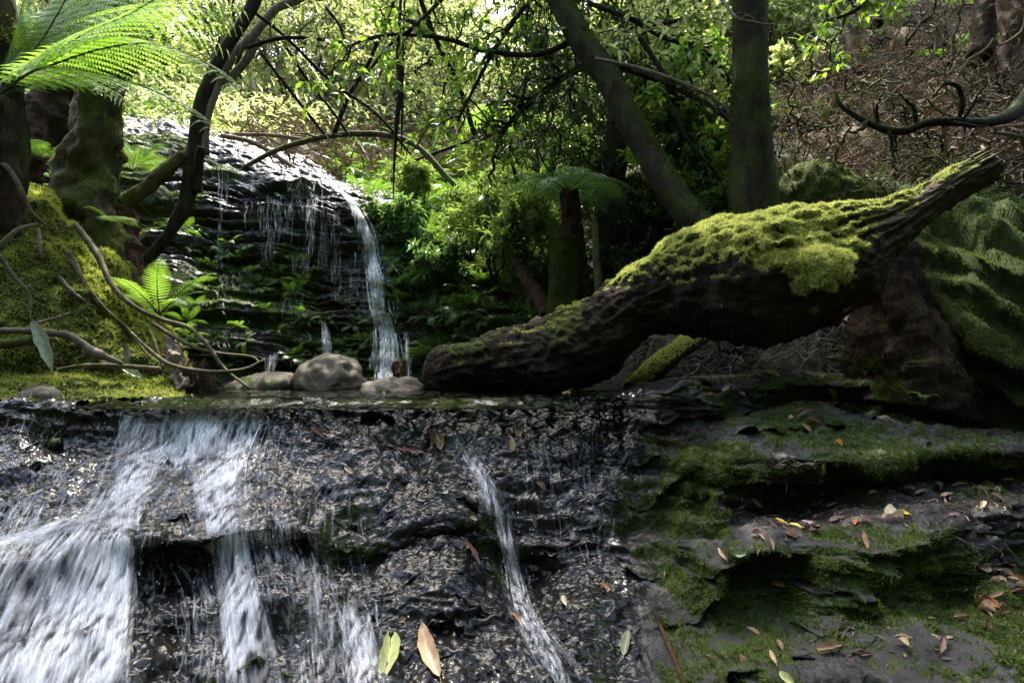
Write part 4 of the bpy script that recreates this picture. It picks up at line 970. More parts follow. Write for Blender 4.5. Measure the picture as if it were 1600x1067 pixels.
pale, Wp, rp = trunk_obj('pale_tree', 'pale peeling crooked sapling behind the dark slender tree', 'tree', [(560,-60,5.0),(478,-6,4.9),(432,14,4.8),(396,55,4.7),(360,92,4.6),(336,140,4.55),(322,182,4.5),(318,240,4.5)], [4,5,6,6,7,7,8,8], M['bark_pale'], lump=.16, lf=9, off=27.0, seg=16)
mb = MB(); limb(mb, [(404,62,4.72),(388,90,4.7),(366,116,4.66),(345,132,4.6)], [6,6,6,7], 20, 10, lump=.15, lf=10)
for v in mb.v: v -= np.array(pale.location, np.float32)
mb.obj('branch', M['bark_pale'], pale)
# fibrous flared stump under the limb
stump, Wst, rst = trunk_obj('fibrous_stump', 'dark fibrous tree fern stump flaring out under the log limb', 'stump', [(1382,330,2.78),(1386,390,2.76),(1394,450,2.74),(1404,520,2.72),(1412,575,2.70),(1412,612,2.68),(1408,650,2.66)], [36,36,40,50,70,84,92], M['fibre'], lump=.2, lf=7, off=33.0, seg=70)
o = np.array(stump.location); V, d_ = tube_grid(Wst, rst, 90, .2, 7, 33.0, 1.6, 5); Nn_ = loop_normals(V)
tp, tn, _, _ = sample_grid(close_loop(V), close_loop(Nn_), np.ones((V.shape[0], 91)), 26000)
mb = MB(); add_tufts(mb, tp - o, nrm(tn * .35 + np.array([0, 0, -1.0])), .03, .0010, .3); b = mb.obj('root_fibres', M['fibre'], stump, smooth=False); b["kind"] = "stuff"
pxv = 800 + V[..., 0] / V[..., 1] * F
tp, tn, _, _ = sample_grid(close_loop(V), close_loop(Nn_), close_loop(sstep(1440, 1330, pxv) * sstep(.25, -.1, V[..., 2]) * sstep(-.1, .3, nf(V, 6))), 14000)
mb = MB(); add_tufts(mb, tp - o, tn, .016, .0022, .8); b = mb.obj('moss', M['mossdark'], stump, smooth=False); b["kind"] = "stuff"
mb = MB(); limb(mb, [(1440,440,2.85),(1468,510,2.8),(1500,580,2.75),(1530,640,2.7)], [14,20,24,26], 40, 20, lump=.25, lf=9)
for v in mb.v: v -= o.astype(np.float32)
mb.obj('buttress_root', M['fibre'], stump)
# the big ridged log at the right edge
W, r = pxline([(1340,360,4.3),(1440,432,3.6),(1540,482,3.1),(1640,532,2.75),(1800,615,2.4)], [40,58,108,140,175], 160)
V, d_ = tube_grid(W, r, 120); ang = np.tile(np.linspace(0, 2 * np.pi, 120, endpoint=False), 160); al = np.repeat(np.arange(160) / 160 * 2.6, 120)
rg = perlin(np.stack([al * .7, np.cos(ang) * 5, np.sin(ang) * 5], -1)) ; rg2 = ridged(np.stack([al * .9, np.cos(ang) * 3.4, np.sin(ang) * 3.4], -1), 3)
V = V + d_ * ((.15 * rg2 + .03 * rg + .012 * fbm(V.reshape(-1, 3) * 14, 3)).reshape(160, 120))[..., None]; Nn_ = loop_normals(V)
t = thing('ridged_log', 'huge moss covered log with long ridges lying at the right edge', 'log', W[80] - np.array([0, 0, .35])); o = np.array(t.location)
mb = MB(); capped(mb, V - o); mb.obj('trunk', M['logmossy'], t)
mk = sstep(.08, .5, Nn_[..., 2] + .1 + .6 * rg2.reshape(160, 120) * .5)
tp, tn, _, _ = sample_grid(close_loop(V), close_loop(Nn_), close_loop(mk), 90000); mb = MB(); add_tufts(mb, tp - o, tn, .013, .0026, .9, np.clip(.45 + .5 * fbm(tp * 6, 3), 0, 1) * .6 + .4 * rng.random(len(tp)))
b = mb.obj('moss', M['mossmid'], t, smooth=False); b["kind"] = "stuff"

# ------------------------------------------------------------------ roots, sticks and dead wood near the water
def stick(name, label, cat, pts, hw, mat, n=50, seg=12, lump=.18, tw=0, group=None, twl=(.05, .2)):
    W, r = pxline(pts, hw, n); o = W[len(W) // 2].copy(); mb = MB(); add_tube(mb, W - o, r, seg, lump=lump, lf=25, off=R.uniform(0, 50))
    if tw: side_twigs(mb, W - o, r.mean() * 1.2, tw, R, twl, 5, rec=0)
    return tag(mb.obj(name, M[mat], loc=tuple(o)), label, cat, group)
stick('tree_root', 'longest curved root running down the bank and looping over the pool', 'root', [(118,352,2.95),(150,395,2.9),(178,450,2.82),(215,482,2.82),(255,500,2.85),(295,512,2.85),(325,540,2.8),(350,575,2.78),(392,608,2.74)], [4.32,5.04,4.32,3.96,3.60,3.60,3.24,2.52,1.80], 'root')
stick('tree_root', 'smooth brown root curving out low over the pool to a blunt tip', 'root', [(205,520,2.72),(235,548,2.68),(262,568,2.66),(300,578,2.66),(345,581,2.66),(385,576,2.66),(414,562,2.66)], [2.16,2.52,3.24,3.24,3.24,2.88,2.16], 'root')
stick('tree_root', 'thin root bending sharply at its tip above the low pool root', 'root', [(238,505,2.86),(270,525,2.84),(305,543,2.82),(345,552,2.8),(392,557,2.78),(405,566,2.76)], [2.88,2.88,2.88,2.52,2.16,1.44], 'root')
stick('tree_root', 'pale thick root arching over the top of the mossy bank', 'root', [(-5,248,2.74),(18,270,2.72),(36,305,2.72),(48,330,2.74),(72,352,2.78)], [4.32,4.32,3.96,3.60,2.16], 'root')
stick('tree_root', 'grey root curling over the moss at the far left', 'root', [(-10,395,2.5),(12,372,2.53),(30,358,2.58),(58,350,2.66)], [3.60,3.60,3.24,2.16], 'root')
stick('tree_root', 'root creeping down the middle of the left mossy slope', 'root', [(0,400,2.55),(20,430,2.56),(45,460,2.57),(46,490,2.55)], [2.88,3.60,2.88,2.16], 'root')
for k, pts in enumerate([[(100,390),(125,430),(150,470),(185,505)], [(140,455),(170,490),(200,515),(235,560)], [(90,430),(120,462),(160,488)], [(108,395),(122,420),(124,440)], [(60,360),(64,395),(66,412)], [(200,470),(235,520),(255,575)]]):
    W = np.array([(x, y, D_bank.at(x, y)[0] - .012) for x, y in pts])
    stick('thin_root', ['thin root branching off beside the longest root', 'thin root trailing to the foot of the bank', 'thin root lying in the moss of the bank', 'short forked root near the bank top', 'short upright root on the upper moss', 'wiry root reaching the rotten stub'][k], 'root', [tuple(w) for w in W], [3, 3.4, 2.6, 1.6], 'root')
stick('stick', 'bare grey stick lying along the foot of the left bank', 'stick', [(90,578,2.56),(128,572,2.56),(175,571,2.58),(215,574,2.6),(250,577,2.62)], [3,4,3.5,4,4], 'root')
stick('stick', 'thick mossy stick poking in at the left edge', 'stick', [(-30,536,2.42),(10,537,2.44),(40,533,2.46),(58,528,2.48)], [7,8,7,6], 'bark_olive')
stick('stick', 'thin forked twig leaning on the grey green blade', 'stick', [(38,518,2.5),(62,504,2.48),(90,496,2.5),(110,488,2.54)], [2.5,2.5,2,1.5], 'twig', tw=2)
stick('stick', 'short upright stick below the wiry root', 'stick', [(196,538,2.74),(198,556,2.72),(195,572,2.68)], [4,4,4], 'root')
stick('bark_strip', 'long curled tan bark strip on the left bank', 'bark', [(-10,516,2.46),(40,517,2.47),(80,520,2.48),(115,528,2.5),(140,545,2.5),(160,556,2.5),(192,568,2.54)], [4,5,5,6,5,8,3], 'bark_pale', lump=.3)
# rotten stub standing at the water's edge
rs, Wr, rr = trunk_obj('rotten_stub', 'crumbling rotten stub at the pool edge under the roots', 'stump', [(268,530,2.86),(274,560,2.8),(284,585,2.76),(296,612,2.72)], [7,12,13,15], M['twig'], lump=.6, lf=28, off=41, seg=40, n=50)
mb = MB()
for k in range(60):
    a = PA(R.uniform(282, 325), R.uniform(560, 600), 2.74); b = PA(R.uniform(290, 345), 612, 2.7) ; add_tube(mb, wiggle(a, b, 7, .2, R) - np.array(rs.location), np.linspace(.003, .001, 7), 4)
mb.obj('root_fibres', M['redwood'], rs)
w2, _, _ = trunk_obj('driftwood_stub', 'small red brown broken stub beside the flat boulders', 'stump', [(619,566,3.5),(622,580,3.48),(628,600,3.46)], [6,9,12], M['redwood'], lump=.4, lf=22, off=44, seg=24, n=30)
mb = MB(); limb(mb, [(632,563,3.47),(630,580,3.46),(628,598,3.46)], [3,5,6], 20, 10, lump=.3, lf=20)
for v in mb.v: v -= np.array(w2.location, np.float32)
mb.obj('splinter', M['redwood'], w2)

# ------------------------------------------------------------------ boulders
def boulder(label, outline, d, depth, seed, mat='boulder', name='boulder', moss=0.0, wet=.15):
    """outline (px,py) closed; a rounded stone whose silhouette follows it"""
    a = np.array(outline, float); c = a.mean(0); n, s = 40, 72
    c = np.array([(a[:, 0].min() + a[:, 0].max()) / 2, a[:, 1].max() - .15 * (a[:, 1].max() - a[:, 1].min())])
    th = np.linspace(-np.pi, np.pi, s, endpoint=False); pa = np.arctan2(c[1] - a[:, 1], a[:, 0] - c[0]); o = np.argsort(pa); pr = np.hypot(*(a - c).T)
    rad = np.interp(th, np.concatenate([pa[o] - 2 * np.pi, pa[o], pa[o] + 2 * np.pi]), np.tile(pr[o], 3))
    ph = np.linspace(-np.pi / 2, np.pi / 2, n)
    PXg = (c[0] - 800 + rad[None] * np.cos(th)[None] * np.cos(ph)[:, None] ** .8) / F * d
    Zg = CH + (HZ - c[1] + rad[None] * np.sin(th)[None] * np.cos(ph)[:, None] ** .8) / F * d
    Yg = d + depth * np.sin(ph)[:, None] + 0 * PXg; V = np.stack([PXg, Yg, Zg], -1); q = V.reshape(-1, 3); ctr = q.mean(0)
    dr = nrm(q - ctr); q = q + dr * ((.10 * fbm(q * 4 + seed, 4) + .11 * ridged(q * 7 + seed, 4)) * depth)[:, None]
    base = np.array([ctr[0], ctr[1], q[:, 2].min()]); mb = MB(); mb.add(q - base, tube_faces(n, s)[:, ::-1])
    nz_ = fbm(q * 8, 3, off=seed); 
    bo = tag(mb.obj(name, M[mat], loc=tuple(base), attrs={'moss': np.clip(moss + .4 * nz_, 0, 1), 'wet': np.full(len(q), wet)}), label, 'boulder')
    if mat == 'bank':
        Vg = q.reshape(n, s, 3); Ng = loop_normals(Vg); tp, tn, _, _ = sample_grid(close_loop(Vg), close_loop(Ng), np.ones((n, s + 1)), 16000)
        mt = MB(); add_tufts(mt, tp - base, tn, .02, .0025, .9); k_ = mt.obj('moss', M['mossdark'], bo, smooth=False); k_['kind'] = 'stuff'
    return bo
boulder('pale rounded boulder, tallest stone in the pool before the waterfall', [(468,596),(480,580),(500,563),(522,558),(545,565),(562,585),(570,603),(560,614),(520,616),(480,614)], 3.2, .2, 1)
boulder('long flat tan boulder between the pale boulder and the log', [(570,602),(590,596),(620,594),(650,598),(662,608),(655,618),(610,620),(575,616)], 3.0, .13, 2)
boulder('low brown stone just in front of the long flat boulder', [(566,610),(590,605),(620,607),(640,613),(636,622),(590,622)], 2.85, .10, 3)
boulder('flat greenish stone slab left of the pale boulder', [(365,606),(390,594),(425,592),(465,596),(474,606),(460,614),(400,616)], 3.25, .2, 4, moss=.25)
boulder('small pale flat stone at the foot of the left bank', [(30,618),(55,608),(88,612),(94,622),(60,628),(34,626)], 2.3, .06, 5)
boulder('mossy boulder standing beside the olive scaly trunk', [(232,318),(240,298),(252,292),(262,305),(258,326),(244,334)], 4.2, .12, 8, 'ledge', 'mossy_boulder', .9)

# ------------------------------------------------------------------ tree fern with big fronds at upper left
C0 = P(-15, 150, 2.75)
tf = thing('tree_fern', 'large bright green tree fern arching over the upper left corner', 'tree fern', (C0[0], C0[1], C0[2] - 1.2)); o = np.array(tf.location)
mb = MB(); add_tube(mb, catmull([o + [0, .1, 0] - o, C0 + [0, .05, -.5] - o, C0 - o], 40), np.linspace(.11, .09, 40), 24, lump=.3, lf=14); mb.obj('trunk', M['fibre'], tf)
def bigfrond(pts, plen, npair=34, nleaf=22, wid=.026, up=(0, -.35, 1.0), tint=.6, droop=.3, taper=.5, mat='fern'):
    W = catmull(PA(*np.array(pts, float).T), 40) - o; mb = MB()
    frond_mesh(mb, W, npair, plen, nleaf, wid, nrm(np.array(up)), droop, rs=.007, taper=taper, tint0=tint)
    return mb.obj('frond', [M[mat], M['frond_stalk']], tf, smooth=False)
bigfrond([(-10,140,2.7),(27,115,2.62),(85,82,2.55),(140,48,2.45),(205,20,2.35),(270,-20,2.25),(330,-70,2.2)], .33, npair=22, nleaf=20, wid=.045, up=(-.35,-.55,.8), tint=.75)
bigfrond([(-5,150,2.7),(27,122,2.62),(90,98,2.55),(160,76,2.48),(235,68,2.42),(310,92,2.36),(360,130,2.32),(396,172,2.3)], .27, npair=30, wid=.032, up=(.1,-.25,1.0), tint=.7)
bigfrond([(-5,150,2.7),(60,108,2.55),(125,112,2.48),(200,128,2.42),(260,152,2.37),(310,185,2.33),(346,222,2.3)], .25, npair=30, wid=.030, up=(.1,-.3,1.0), tint=.6)
bigfrond([(0,130,2.75),(60,70,2.9),(140,30,3.0),(230,12,3.1),(320,18,3.2),(390,50,3.3)], .36, npair=26, wid=.04, up=(.1,-.2,1.0), tint=.65, droop=.5)
bigfrond([(10,135,2.8),(70,75,3.1),(150,45,3.3),(230,30,3.5),(310,50,3.6),(370,90,3.7)], .36, npair=26, wid=.04, up=(.1,-.2,1.0), tint=.45, droop=.6)
bigfrond([(10,135,2.8),(70,60,3.1),(150,0,3.3),(240,-20,3.5),(330,-10,3.7),(400,30,3.8)], .40, npair=26, wid=.045, up=(.1,-.2,1.0), tint=.5, droop=.6)
bigfrond([(0,140,2.7),(45,90,2.8),(80,40,2.9),(110,-20,3.0),(125,-90,3.0)], .34, npair=20, wid=.045, up=(-.2,-.6,.6), tint=.8)
bigfrond([(-10,145,2.7),(10,90,2.8),(30,30,2.8),(45,-40,2.8)], .34, npair=20, wid=.045, up=(-.5,-.6,.4), tint=.6)
bigfrond([(0,150,2.75),(70,128,2.9),(130,125,3.0),(180,145,3.05),(215,185,3.1)], .24, npair=24, wid=.03, up=(.1,-.3,1.0), tint=.8)
bigfrond([(0,125,2.75),(50,60,3.0),(110,10,3.3),(180,-30,3.5),(260,-60,3.7)], .45, npair=24, wid=.05, up=(.1,-.2,1.0), tint=.4, droop=.7)

# ------------------------------------------------------------------ smaller tree fern, dark posts in the middle ground
cf = thing('small_tree_fern', 'small grey green tree fern with drooping fronds behind the log', 'tree fern', P(908, 478, 4.6)); o = np.array(cf.location)
mb = MB(); W, r = pxline([(890,300,4.6),(893,350,4.6),(898,410,4.6),(908,480,4.6)], [14,16,19,22], 40); add_tube(mb, W - o, r, 24, lump=.3, lf=12); mb.obj('trunk', M['fibre'], cf)
top = W[0] - o
for k in range(13):
    a = 2 * math.pi * k / 13 + R.uniform(-.2, .2); mb = MB(); L = R.uniform(.55, .8)
    frond_mesh(mb, arch(top, (math.cos(a), math.sin(a)), L, R.uniform(.35, .6), R.uniform(.5, .75), 24), 24, .15, 14, .016, np.array([0, 0, 1.0]), .25, rs=.005, tint0=R.uniform(.3, .8))
    mb.obj('frond', [M['fernblue'], M['frond_stalk']], cf, smooth=False)
lf_ = thing('sunlit_tree_fern', 'sunlit lime tree fern high behind the dark hanging foliage', 'tree fern', P(790, 270, 6.9)); o = np.array(lf_.location)
mb = MB(); W, r = pxline([(785,200,6.9),(788,240,6.9),(790,275,6.9)], [8,9,11], 24); add_tube(mb, W - o, r, 16, lump=.3, lf=10); mb.obj('trunk', M['fibre'], lf_)
for k in range(11):
    a = 2 * math.pi * k / 11 + R.uniform(-.2, .2); mb = MB(); L = R.uniform(.6, .9)
    frond_mesh(mb, arch(W[0] - o, (math.cos(a), math.sin(a)), L, R.uniform(.5, .9), R.uniform(.5, .9), 20), 20, .2, 12, .02, np.array([0, 0, 1.0]), .25, rs=.006, tint0=.8)
    mb.obj('frond', [M['fern'], M['frond_stalk']], lf_, smooth=False)
trunk_obj('moss_post', 'short dead trunk thickly furred with green moss behind the log', 'stump', [(882,372,4.5),(880,420,4.45),(878,490,4.4)], [15,18,21], M['bark_moss'], lump=.2, off=51, n=50, moss=dict(f=lambda V, N_: .6 + .3 * nf(V, 5), n=16000, L=.025))
trunk_obj('red_stump', 'dark reddish broken trunk half hidden by the silvery shrub', 'stump', [(805,410,4.9),(825,435,4.8),(843,462,4.7),(856,492,4.6)], [6,9,12,14], M['redwood'], lump=.3, off=53, n=40)
trunk_obj('pale_post', 'thin lichen patched post between the two dark trunks', 'stump', [(928,340,4.4),(932,400,4.35),(938,520,4.3)], [5,6,8], M['bark_olive'], lump=.3, off=55, n=40)
trunk_obj('shaded_tree', 'thick black shaded trunk behind the small tree fern', 'tree', [(968,150,5.3),(960,260,5.2),(955,360,5.1),(958,470,5.0)], [17,19,21,26], M['bark_dark'], lump=.2, off=57, n=50)
trunk_obj('mossy_root', 'low mossy root in the dark hollow under the log', 'root', [(985,612,2.85),(1020,580,2.95),(1060,548,3.1),(1100,520,3.35),(1130,500,3.6)], [16,17,16,13,12], M['bark_moss'], lump=.25, off=59, n=40, moss=dict(f=lambda V, N_: N_[..., 2] + .1, n=8000, mat='mossblade'))

# ------------------------------------------------------------------ unseen crowns added above the frame, shaped to block sun and sky over the gully
def sun_at(p, z):
    s = np.array(sdir); return p - s[None] * ((p[:, 2] - z) / s[2])[:, None]
SUN_GAPS = [(.8, 1.15, 2.5, .45, .22), (.95, 1.7, 2.4, .4, .2), (.55, .65, 2.66, .3, .18), (.35, -1.6, 2.75, .6, .32), (.75, 2.25, 2.65, .35, .2), (1.3, -2.0, 2.35, .6, .5), (.6, -2.1, 2.7, .6, .4), (1.6, 2.6, 4.4, .6, .5), (1.4, 1.9, 4.0, .35, .3), (2.0, 3.2, 4.2, .4, .5), (.9, -.2, 5.2, .6, .6), (1.0, .6, 5.0, .5, .4)]  # openings cut in the added crowns so sun reaches chosen spots
def crown(tree, name, blobs, n, LL, LW, mat, seedv, dens=1.0):
    o = np.array(tree.location); ps = []
    for c, rad in blobs:
        k = int(n * rad[0] * rad[1] / sum(b[1][0] * b[1][1] for b in blobs)); q = rng.normal(size=(k * 3, 3)); q = nrm(q) * (rng.random((k * 3, 1)) ** .45)
        q = q * np.array(rad) + np.array(c); keep = fbm(q * 1.5, 3, off=seedv) > -.12; ps.append(q[keep][:k])
    q = np.concatenate(ps); ok = np.ones(len(q), bool)
    for z, x, y, a, b in SUN_GAPS:
        g = sun_at(q, z); ok &= ((g[:, 0] - x) / a) ** 2 + ((g[:, 1] - y) / b) ** 2 > 1
    px = 800 + q[:, 0] / np.maximum(q[:, 1], .1) * F; py = HZ - (q[:, 2] - CH) / np.maximum(q[:, 1], .1) * F
    ok &= ~((py > -30) & (q[:, 1] > 0))                                     # this foliage hangs higher than the picture shows
    q = q[ok]; mb = MB(); add_leaves(mb, q - o, rng.normal(size=q.shape) * np.array([1, 1, .5]) - np.array([0, 0, .3]), nrm(np.array([0, 0, 1.0]) + .6 * rng.normal(size=q.shape)), LL * rng.uniform(.6, 1.2, len(q)), LW * rng.uniform(.6, 1.2, len(q)))
    # limbs reaching into the crown
    st = MB(); W = np.array(blobs[0][0])
    for c, rad in blobs:
        for _ in range(2):
            e = np.array(c) + rng.normal(size=3) * np.array(rad) * .4; a = CROOT[tree.name]
            add_tube(st, wiggle(a, e, 16, .06, R) - o, np.linspace(.022, .006, 16), 6)
    link('limbs', st.mesh('limbs', M['bark_dark']), tree); return link(name, mb.mesh(name, M[mat], smooth=False), tree)
CROOT = {upright.name: Wu[0], leaning.name: Wn[0], scaly.name: Wsc[0], edge_tree.name: We[0], branchy.name: Wb[0]}
crown(upright, 'crown', [((3.2, 3.4, 4.6), (1.3, 1.4, .9)), ((2.6, 6.0, 5.4), (1.1, .9, .7)), ((1.2, -.5, 5.0), (1.6, 1.2, .6)), ((.9, .9, 5.4), (1.0, .9, .5)), ((1.9, 4.9, 5.6), (.9, .8, .6))], 16000, .13, .06, 'leaf_mid', 1)
crown(leaning, 'crown', [((.2, 5.7, 4.9), (1.5, .9, .8)), ((.9, 4.9, 4.6), (.9, .7, .6)), ((.6, 6.8, 5.6), (1.3, 1.0, .9)), ((-1.1, 4.15, 4.7), (1.4, .7, .6)), ((.3, 4.25, 4.7), (1.1, .6, .5)), ((-2.3, 4.0, 4.7), (1.0, .6, .5)), ((-.6, 4.8, 5.0), (1.2, .6, .6))], 26000, .12, .055, 'leaf_mid', 2)
crown(scaly, 'crown', [((-3.8, 5.4, 4.8), (1.2, 1.0, .7)), ((-1.1, -.2, 5.2), (1.4, 1.2, .5)), ((-2.6, 6.3, 5.8), (1.1, .9, .6)), ((-2.5, 1.0, 5.2), (1.0, 1.0, .5))], 9000, .12, .055, 'leaf_mid', 3)

# ------------------------------------------------------------------ the forest on the hill behind
sap = []
for k in range(6):
    H = 3.6
    sap.append(plant_parts(100 + k, H, nst=[1, 2, 1, 3, 2, 1][k], lean=[.1, .2, .3, .25, .15, .2][k], r0=.035 if k % 2 else .026, nbr=15, bl=.24, ntw=4, tl=.10, nlf=13, LL=.085, LW=.042, mat='leaf_lime', bark=['bark_pale', 'bark_pale'][k % 2] if k % 3 else 'bark_dark', up=.3, droop=.3, base_frac=.18))
zones = [(330, 520, 'left of the waterfall top'), (520, 700, 'above the waterfall'), (700, 900, 'behind the dark hanging foliage'), (900, 1150, 'behind the leaning trunk'), (1190, 1330, 'right of the upright trunk'), (60, 330, 'behind the tree fern fronds')]
protos = {}
ns = 0
for k in range(130):
    z = R.choices(range(6), [4, 4, 3, 3, 1, 4])[0]; x = R.uniform(zones[z][0], zones[z][1]); y = R.choice([R.uniform(130, 170), R.uniform(140, 200), R.uniform(140, 230)])
    if z == 4: y = R.uniform(-60, 60)
    if z == 3: y = R.uniform(20, 140)
    if z == 5: y = R.uniform(70, 150)
    b = hill(x, y, -.05)
    if b[1] < 7.6: continue
    v = R.randrange(6); far_ = 'tall' if b[1] > 13 else 'slender'; col = 'pale barked' if v % 3 else 'dark barked'
    lab = f'{far_} {col} lime leaved sapling on the bright hillside {zones[z][2]}'
    grp = f'{far_} {col} saplings {zones[z][2]}'
    s = R.uniform(.8, 1.25) * (1 + max(0, b[1] - 12) * .05); rz = R.uniform(0, 6.28)
    if v not in protos: protos[v] = place_parts('sapling', lab, 'tree', sap[v], b, rz, s, grp, ('trunk', 'crown'))
    else: dup(protos[v], b, rz, s, lab, grp, (R.gauss(0, .06), R.gauss(0, .06)))
# understory ferns and shrubs
fv = [fern_variant(200 + k, [9, 12, 8, 11][k], [.5, .4, .6, .45][k], .0055, .095, 26) for k in range(4)]
def fern_at(p, v, s, rz, lab, grp, tilt=(0, 0), name='fern'):
    if ('f', v) not in protos:
        t = thing(name, lab, 'fern', p, grp); t.rotation_euler = (tilt[0], tilt[1], rz); t.scale = (s, s, s)
        for me in fv[v]: link('frond', me, t)
        protos[('f', v)] = t
    else: t = dup(protos[('f', v)], tuple(p), rz, s, lab, grp, tilt)
    return t
for k in range(46):
    x = R.uniform(540, 860); y = R.uniform(215, 350) + max(0, x - 640) * .35
    if y > 440: continue
    p = hill(x, y, .02); zone = 'beside the slender arching limb' if x < 680 else 'below the sunlit tree fern' if y < 320 else 'above the silvery shrub'
    fern_at(p, R.randrange(4), R.uniform(.7, 1.3), R.uniform(0, 6.28), f'feathery green ground fern {zone}', f'ground ferns {zone}')
for k in range(16):
    x, y = R.uniform(1245, 1600), R.uniform(10, 130); p = hill(x, y, .05); w = 'among the dead twigs above the curved branch' if x < 1450 else 'high in the dead tangle at the upper right'
    fern_at(p, R.randrange(4), R.uniform(.5, .95), R.uniform(0, 6.28), f'green fern growing {w}', f'slope ferns {w}')
# ferns hanging from the cliff ledges
for k in range(95):
    zone = R.choice([0, 1, 1, 2, 2, 2])
    if zone == 0: x, y, w = R.uniform(270, 400), R.uniform(350, 580), 'on the wet ledges left of the waterfall'
    elif zone == 1: x, y, w = R.uniform(400, 575), R.uniform(400, 570), 'under the water veil'
    else: x, y, w = R.uniform(600, 790), R.uniform(350, 560), 'on the mossy rock right of the waterfall'
    d, n = D_cliff.at(x, y)
    if not np.isfinite(d) or d > 7: continue
    fern_at(PA(x, y, d) + n * .01, R.randrange(4), R.uniform(.24, .42) * (1.5 if zone == 2 else 1), R.uniform(0, 6.28), f'small drooping fern growing {w}', f'cliff ferns {w}', (R.uniform(.3, .9), R.gauss(0, .3)))
# the ferns nearest the camera, each its own shape
def own_fern(label, px, py, d, nf, L, wid, plen, npair, mat, nleaf=12, tilt=(0, 0), rise=(.6, 1.2), fall=(.5, .9), seed=1):
    t = thing('fern', label, 'fern', P(px, py, d)); t.rotation_euler = (tilt[0], tilt[1], 0)
    for me in fern_variant(seed, nf, L, wid, plen, npair, rise, fall, mat, True, nleaf): link('frond', me, t)
    return t
own_fern('bright upright fern on the bank below the crooked tree', 250, 492, 3.1, 11, .36, .008, .075, 24, 'fern', seed=5, rise=(.7, 1.5), fall=(.4, .8))
own_fern('lime fern tuft between the scaly trunk and the wet slab', 205, 268, 4.4, 10, .32, .010, .08, 20, 'fern', seed=6)
own_fern('pale arching fern beside the slab above the low limb', 215, 255, 4.8, 7, .42, .010, .09, 22, 'fernblue', seed=7)
own_fern('small fern at the foot of the scaly trunk', 178, 350, 3.35, 8, .18, .007, .05, 18, 'fern', seed=8)
own_fern('small fern at the foot of the fibrous stump', 1440, 622, 2.42, 7, .10, .006, .035, 12, 'fern', seed=9)
own_fern('fern in deep shade under the dark leaning trunk', 70, 250, 4.0, 10, .3, .010, .08, 20, 'smallfern', seed=10)
own_fern('drooping fern left of the black rock block', 262, 470, 3.6, 9, .28, .009, .07, 20, 'smallfern', seed=12)
# strap-leaved plants hanging on the cliff
def strap_mesh(seed, n, L, W, mat):
    rnd = random.Random(seed); mb = MB(); 
    for k in range(n):
        a = rnd.uniform(0, 6.28); line = arch((0, 0, 0), (math.cos(a), math.sin(a)), L * rnd.uniform(.6, 1.1), rnd.uniform(.3, .9), rnd.uniform(.6, 1.3), 8); t = np.linspace(0, 1, 8)
        w = W * np.sin(np.pi * np.clip(t * .95 + .04, 0, 1)) ** .7; sd = np.array([-math.sin(a), math.cos(a), 0]); Vv = np.stack([line - sd * w[:, None], line + sd * w[:, None]], 1).reshape(-1, 3); z = np.arange(7)[:, None] * 2
        mb.add(Vv, z + np.array([[0, 1, 3, 2]]), 0, rnd.random())
    return mb.mesh('strap_leaf_plant', M[mat], smooth=True)
sm = [strap_mesh(300 + k, 26, .24, .009, ['smallfern', 'smallfern', 'leaf_mid'][k]) for k in range(3)]
for k in range(60):
    x, y, w = (R.uniform(610, 770), R.uniform(390, 520), 'on the shaded rock between waterfall and log') if k < 46 else (R.uniform(280, 560), R.uniform(370, 560), 'on the dripping ledges')
    d, n = D_cliff.at(x, y)
    if d > 7: continue
    o_ = link('strap_leaf_plant', sm[k % 3], None, tuple(PA(x, y, d) + n * .01)); o_.rotation_euler = (R.uniform(.2, .8), 0, R.uniform(0, 6)); s = R.uniform(.35, .65) if k < 46 else R.uniform(.2, .32); o_.scale = (s, s, s)
    tag(o_, f'glossy strap leaved plant hanging {w}', 'plant', f'strap leaved plants {w}')
# shrubs
def shrub(name, label, px, py, d, rz=0, s=1, **kw):
    b = P(px, py, d); return place_parts(name, label, 'shrub', plant_parts(**kw), b, rz, s, None, ('stems', 'foliage'))
for k, (x, y, d, H, lab) in enumerate([(770, 432, 5.2, .85, 'silvery narrow leaved shrub in front of the ferny slope'), (735, 400, 5.6, .7, 'narrow leaved shrub at the cliff edge right of the ferns'), (830, 440, 5.0, .75, 'narrow leaved shrub hiding the red broken trunk'), (800, 350, 6.0, .7, 'pale narrow leaved shrub below the small tree fern'), (640, 330, 6.7, .6, 'narrow leaved shrub leaning over the top of the waterfall')]):
    shrub('narrow_leaf_shrub', lab, x, y, d, seed=400 + k, H=H, nst=5, lean=.5, r0=.01, nbr=9, bl=.4, ntw=3, tl=.25, nlf=11, LL=.10, LW=.02, mat='leaf_grey', up=.4, droop=.2)
for k, (x, y, d, H, lab) in enumerate([(640, 400, 5.9, .45, 'grey green broad fern bush right beside the waterfall'), (690, 440, 5.6, .4, 'leafy bush on the shaded ledge right of the waterfall'), (610, 360, 6.0, .35, 'small leafy bush at the lip of the waterfall')]):
    shrub('leafy_bush', lab, x, y, d, seed=430 + k, H=H, nst=6, lean=.8, r0=.006, nbr=8, bl=.4, ntw=2, tl=.2, nlf=8, LL=.08, LW=.035, mat='fernblue', up=.2, droop=.4)
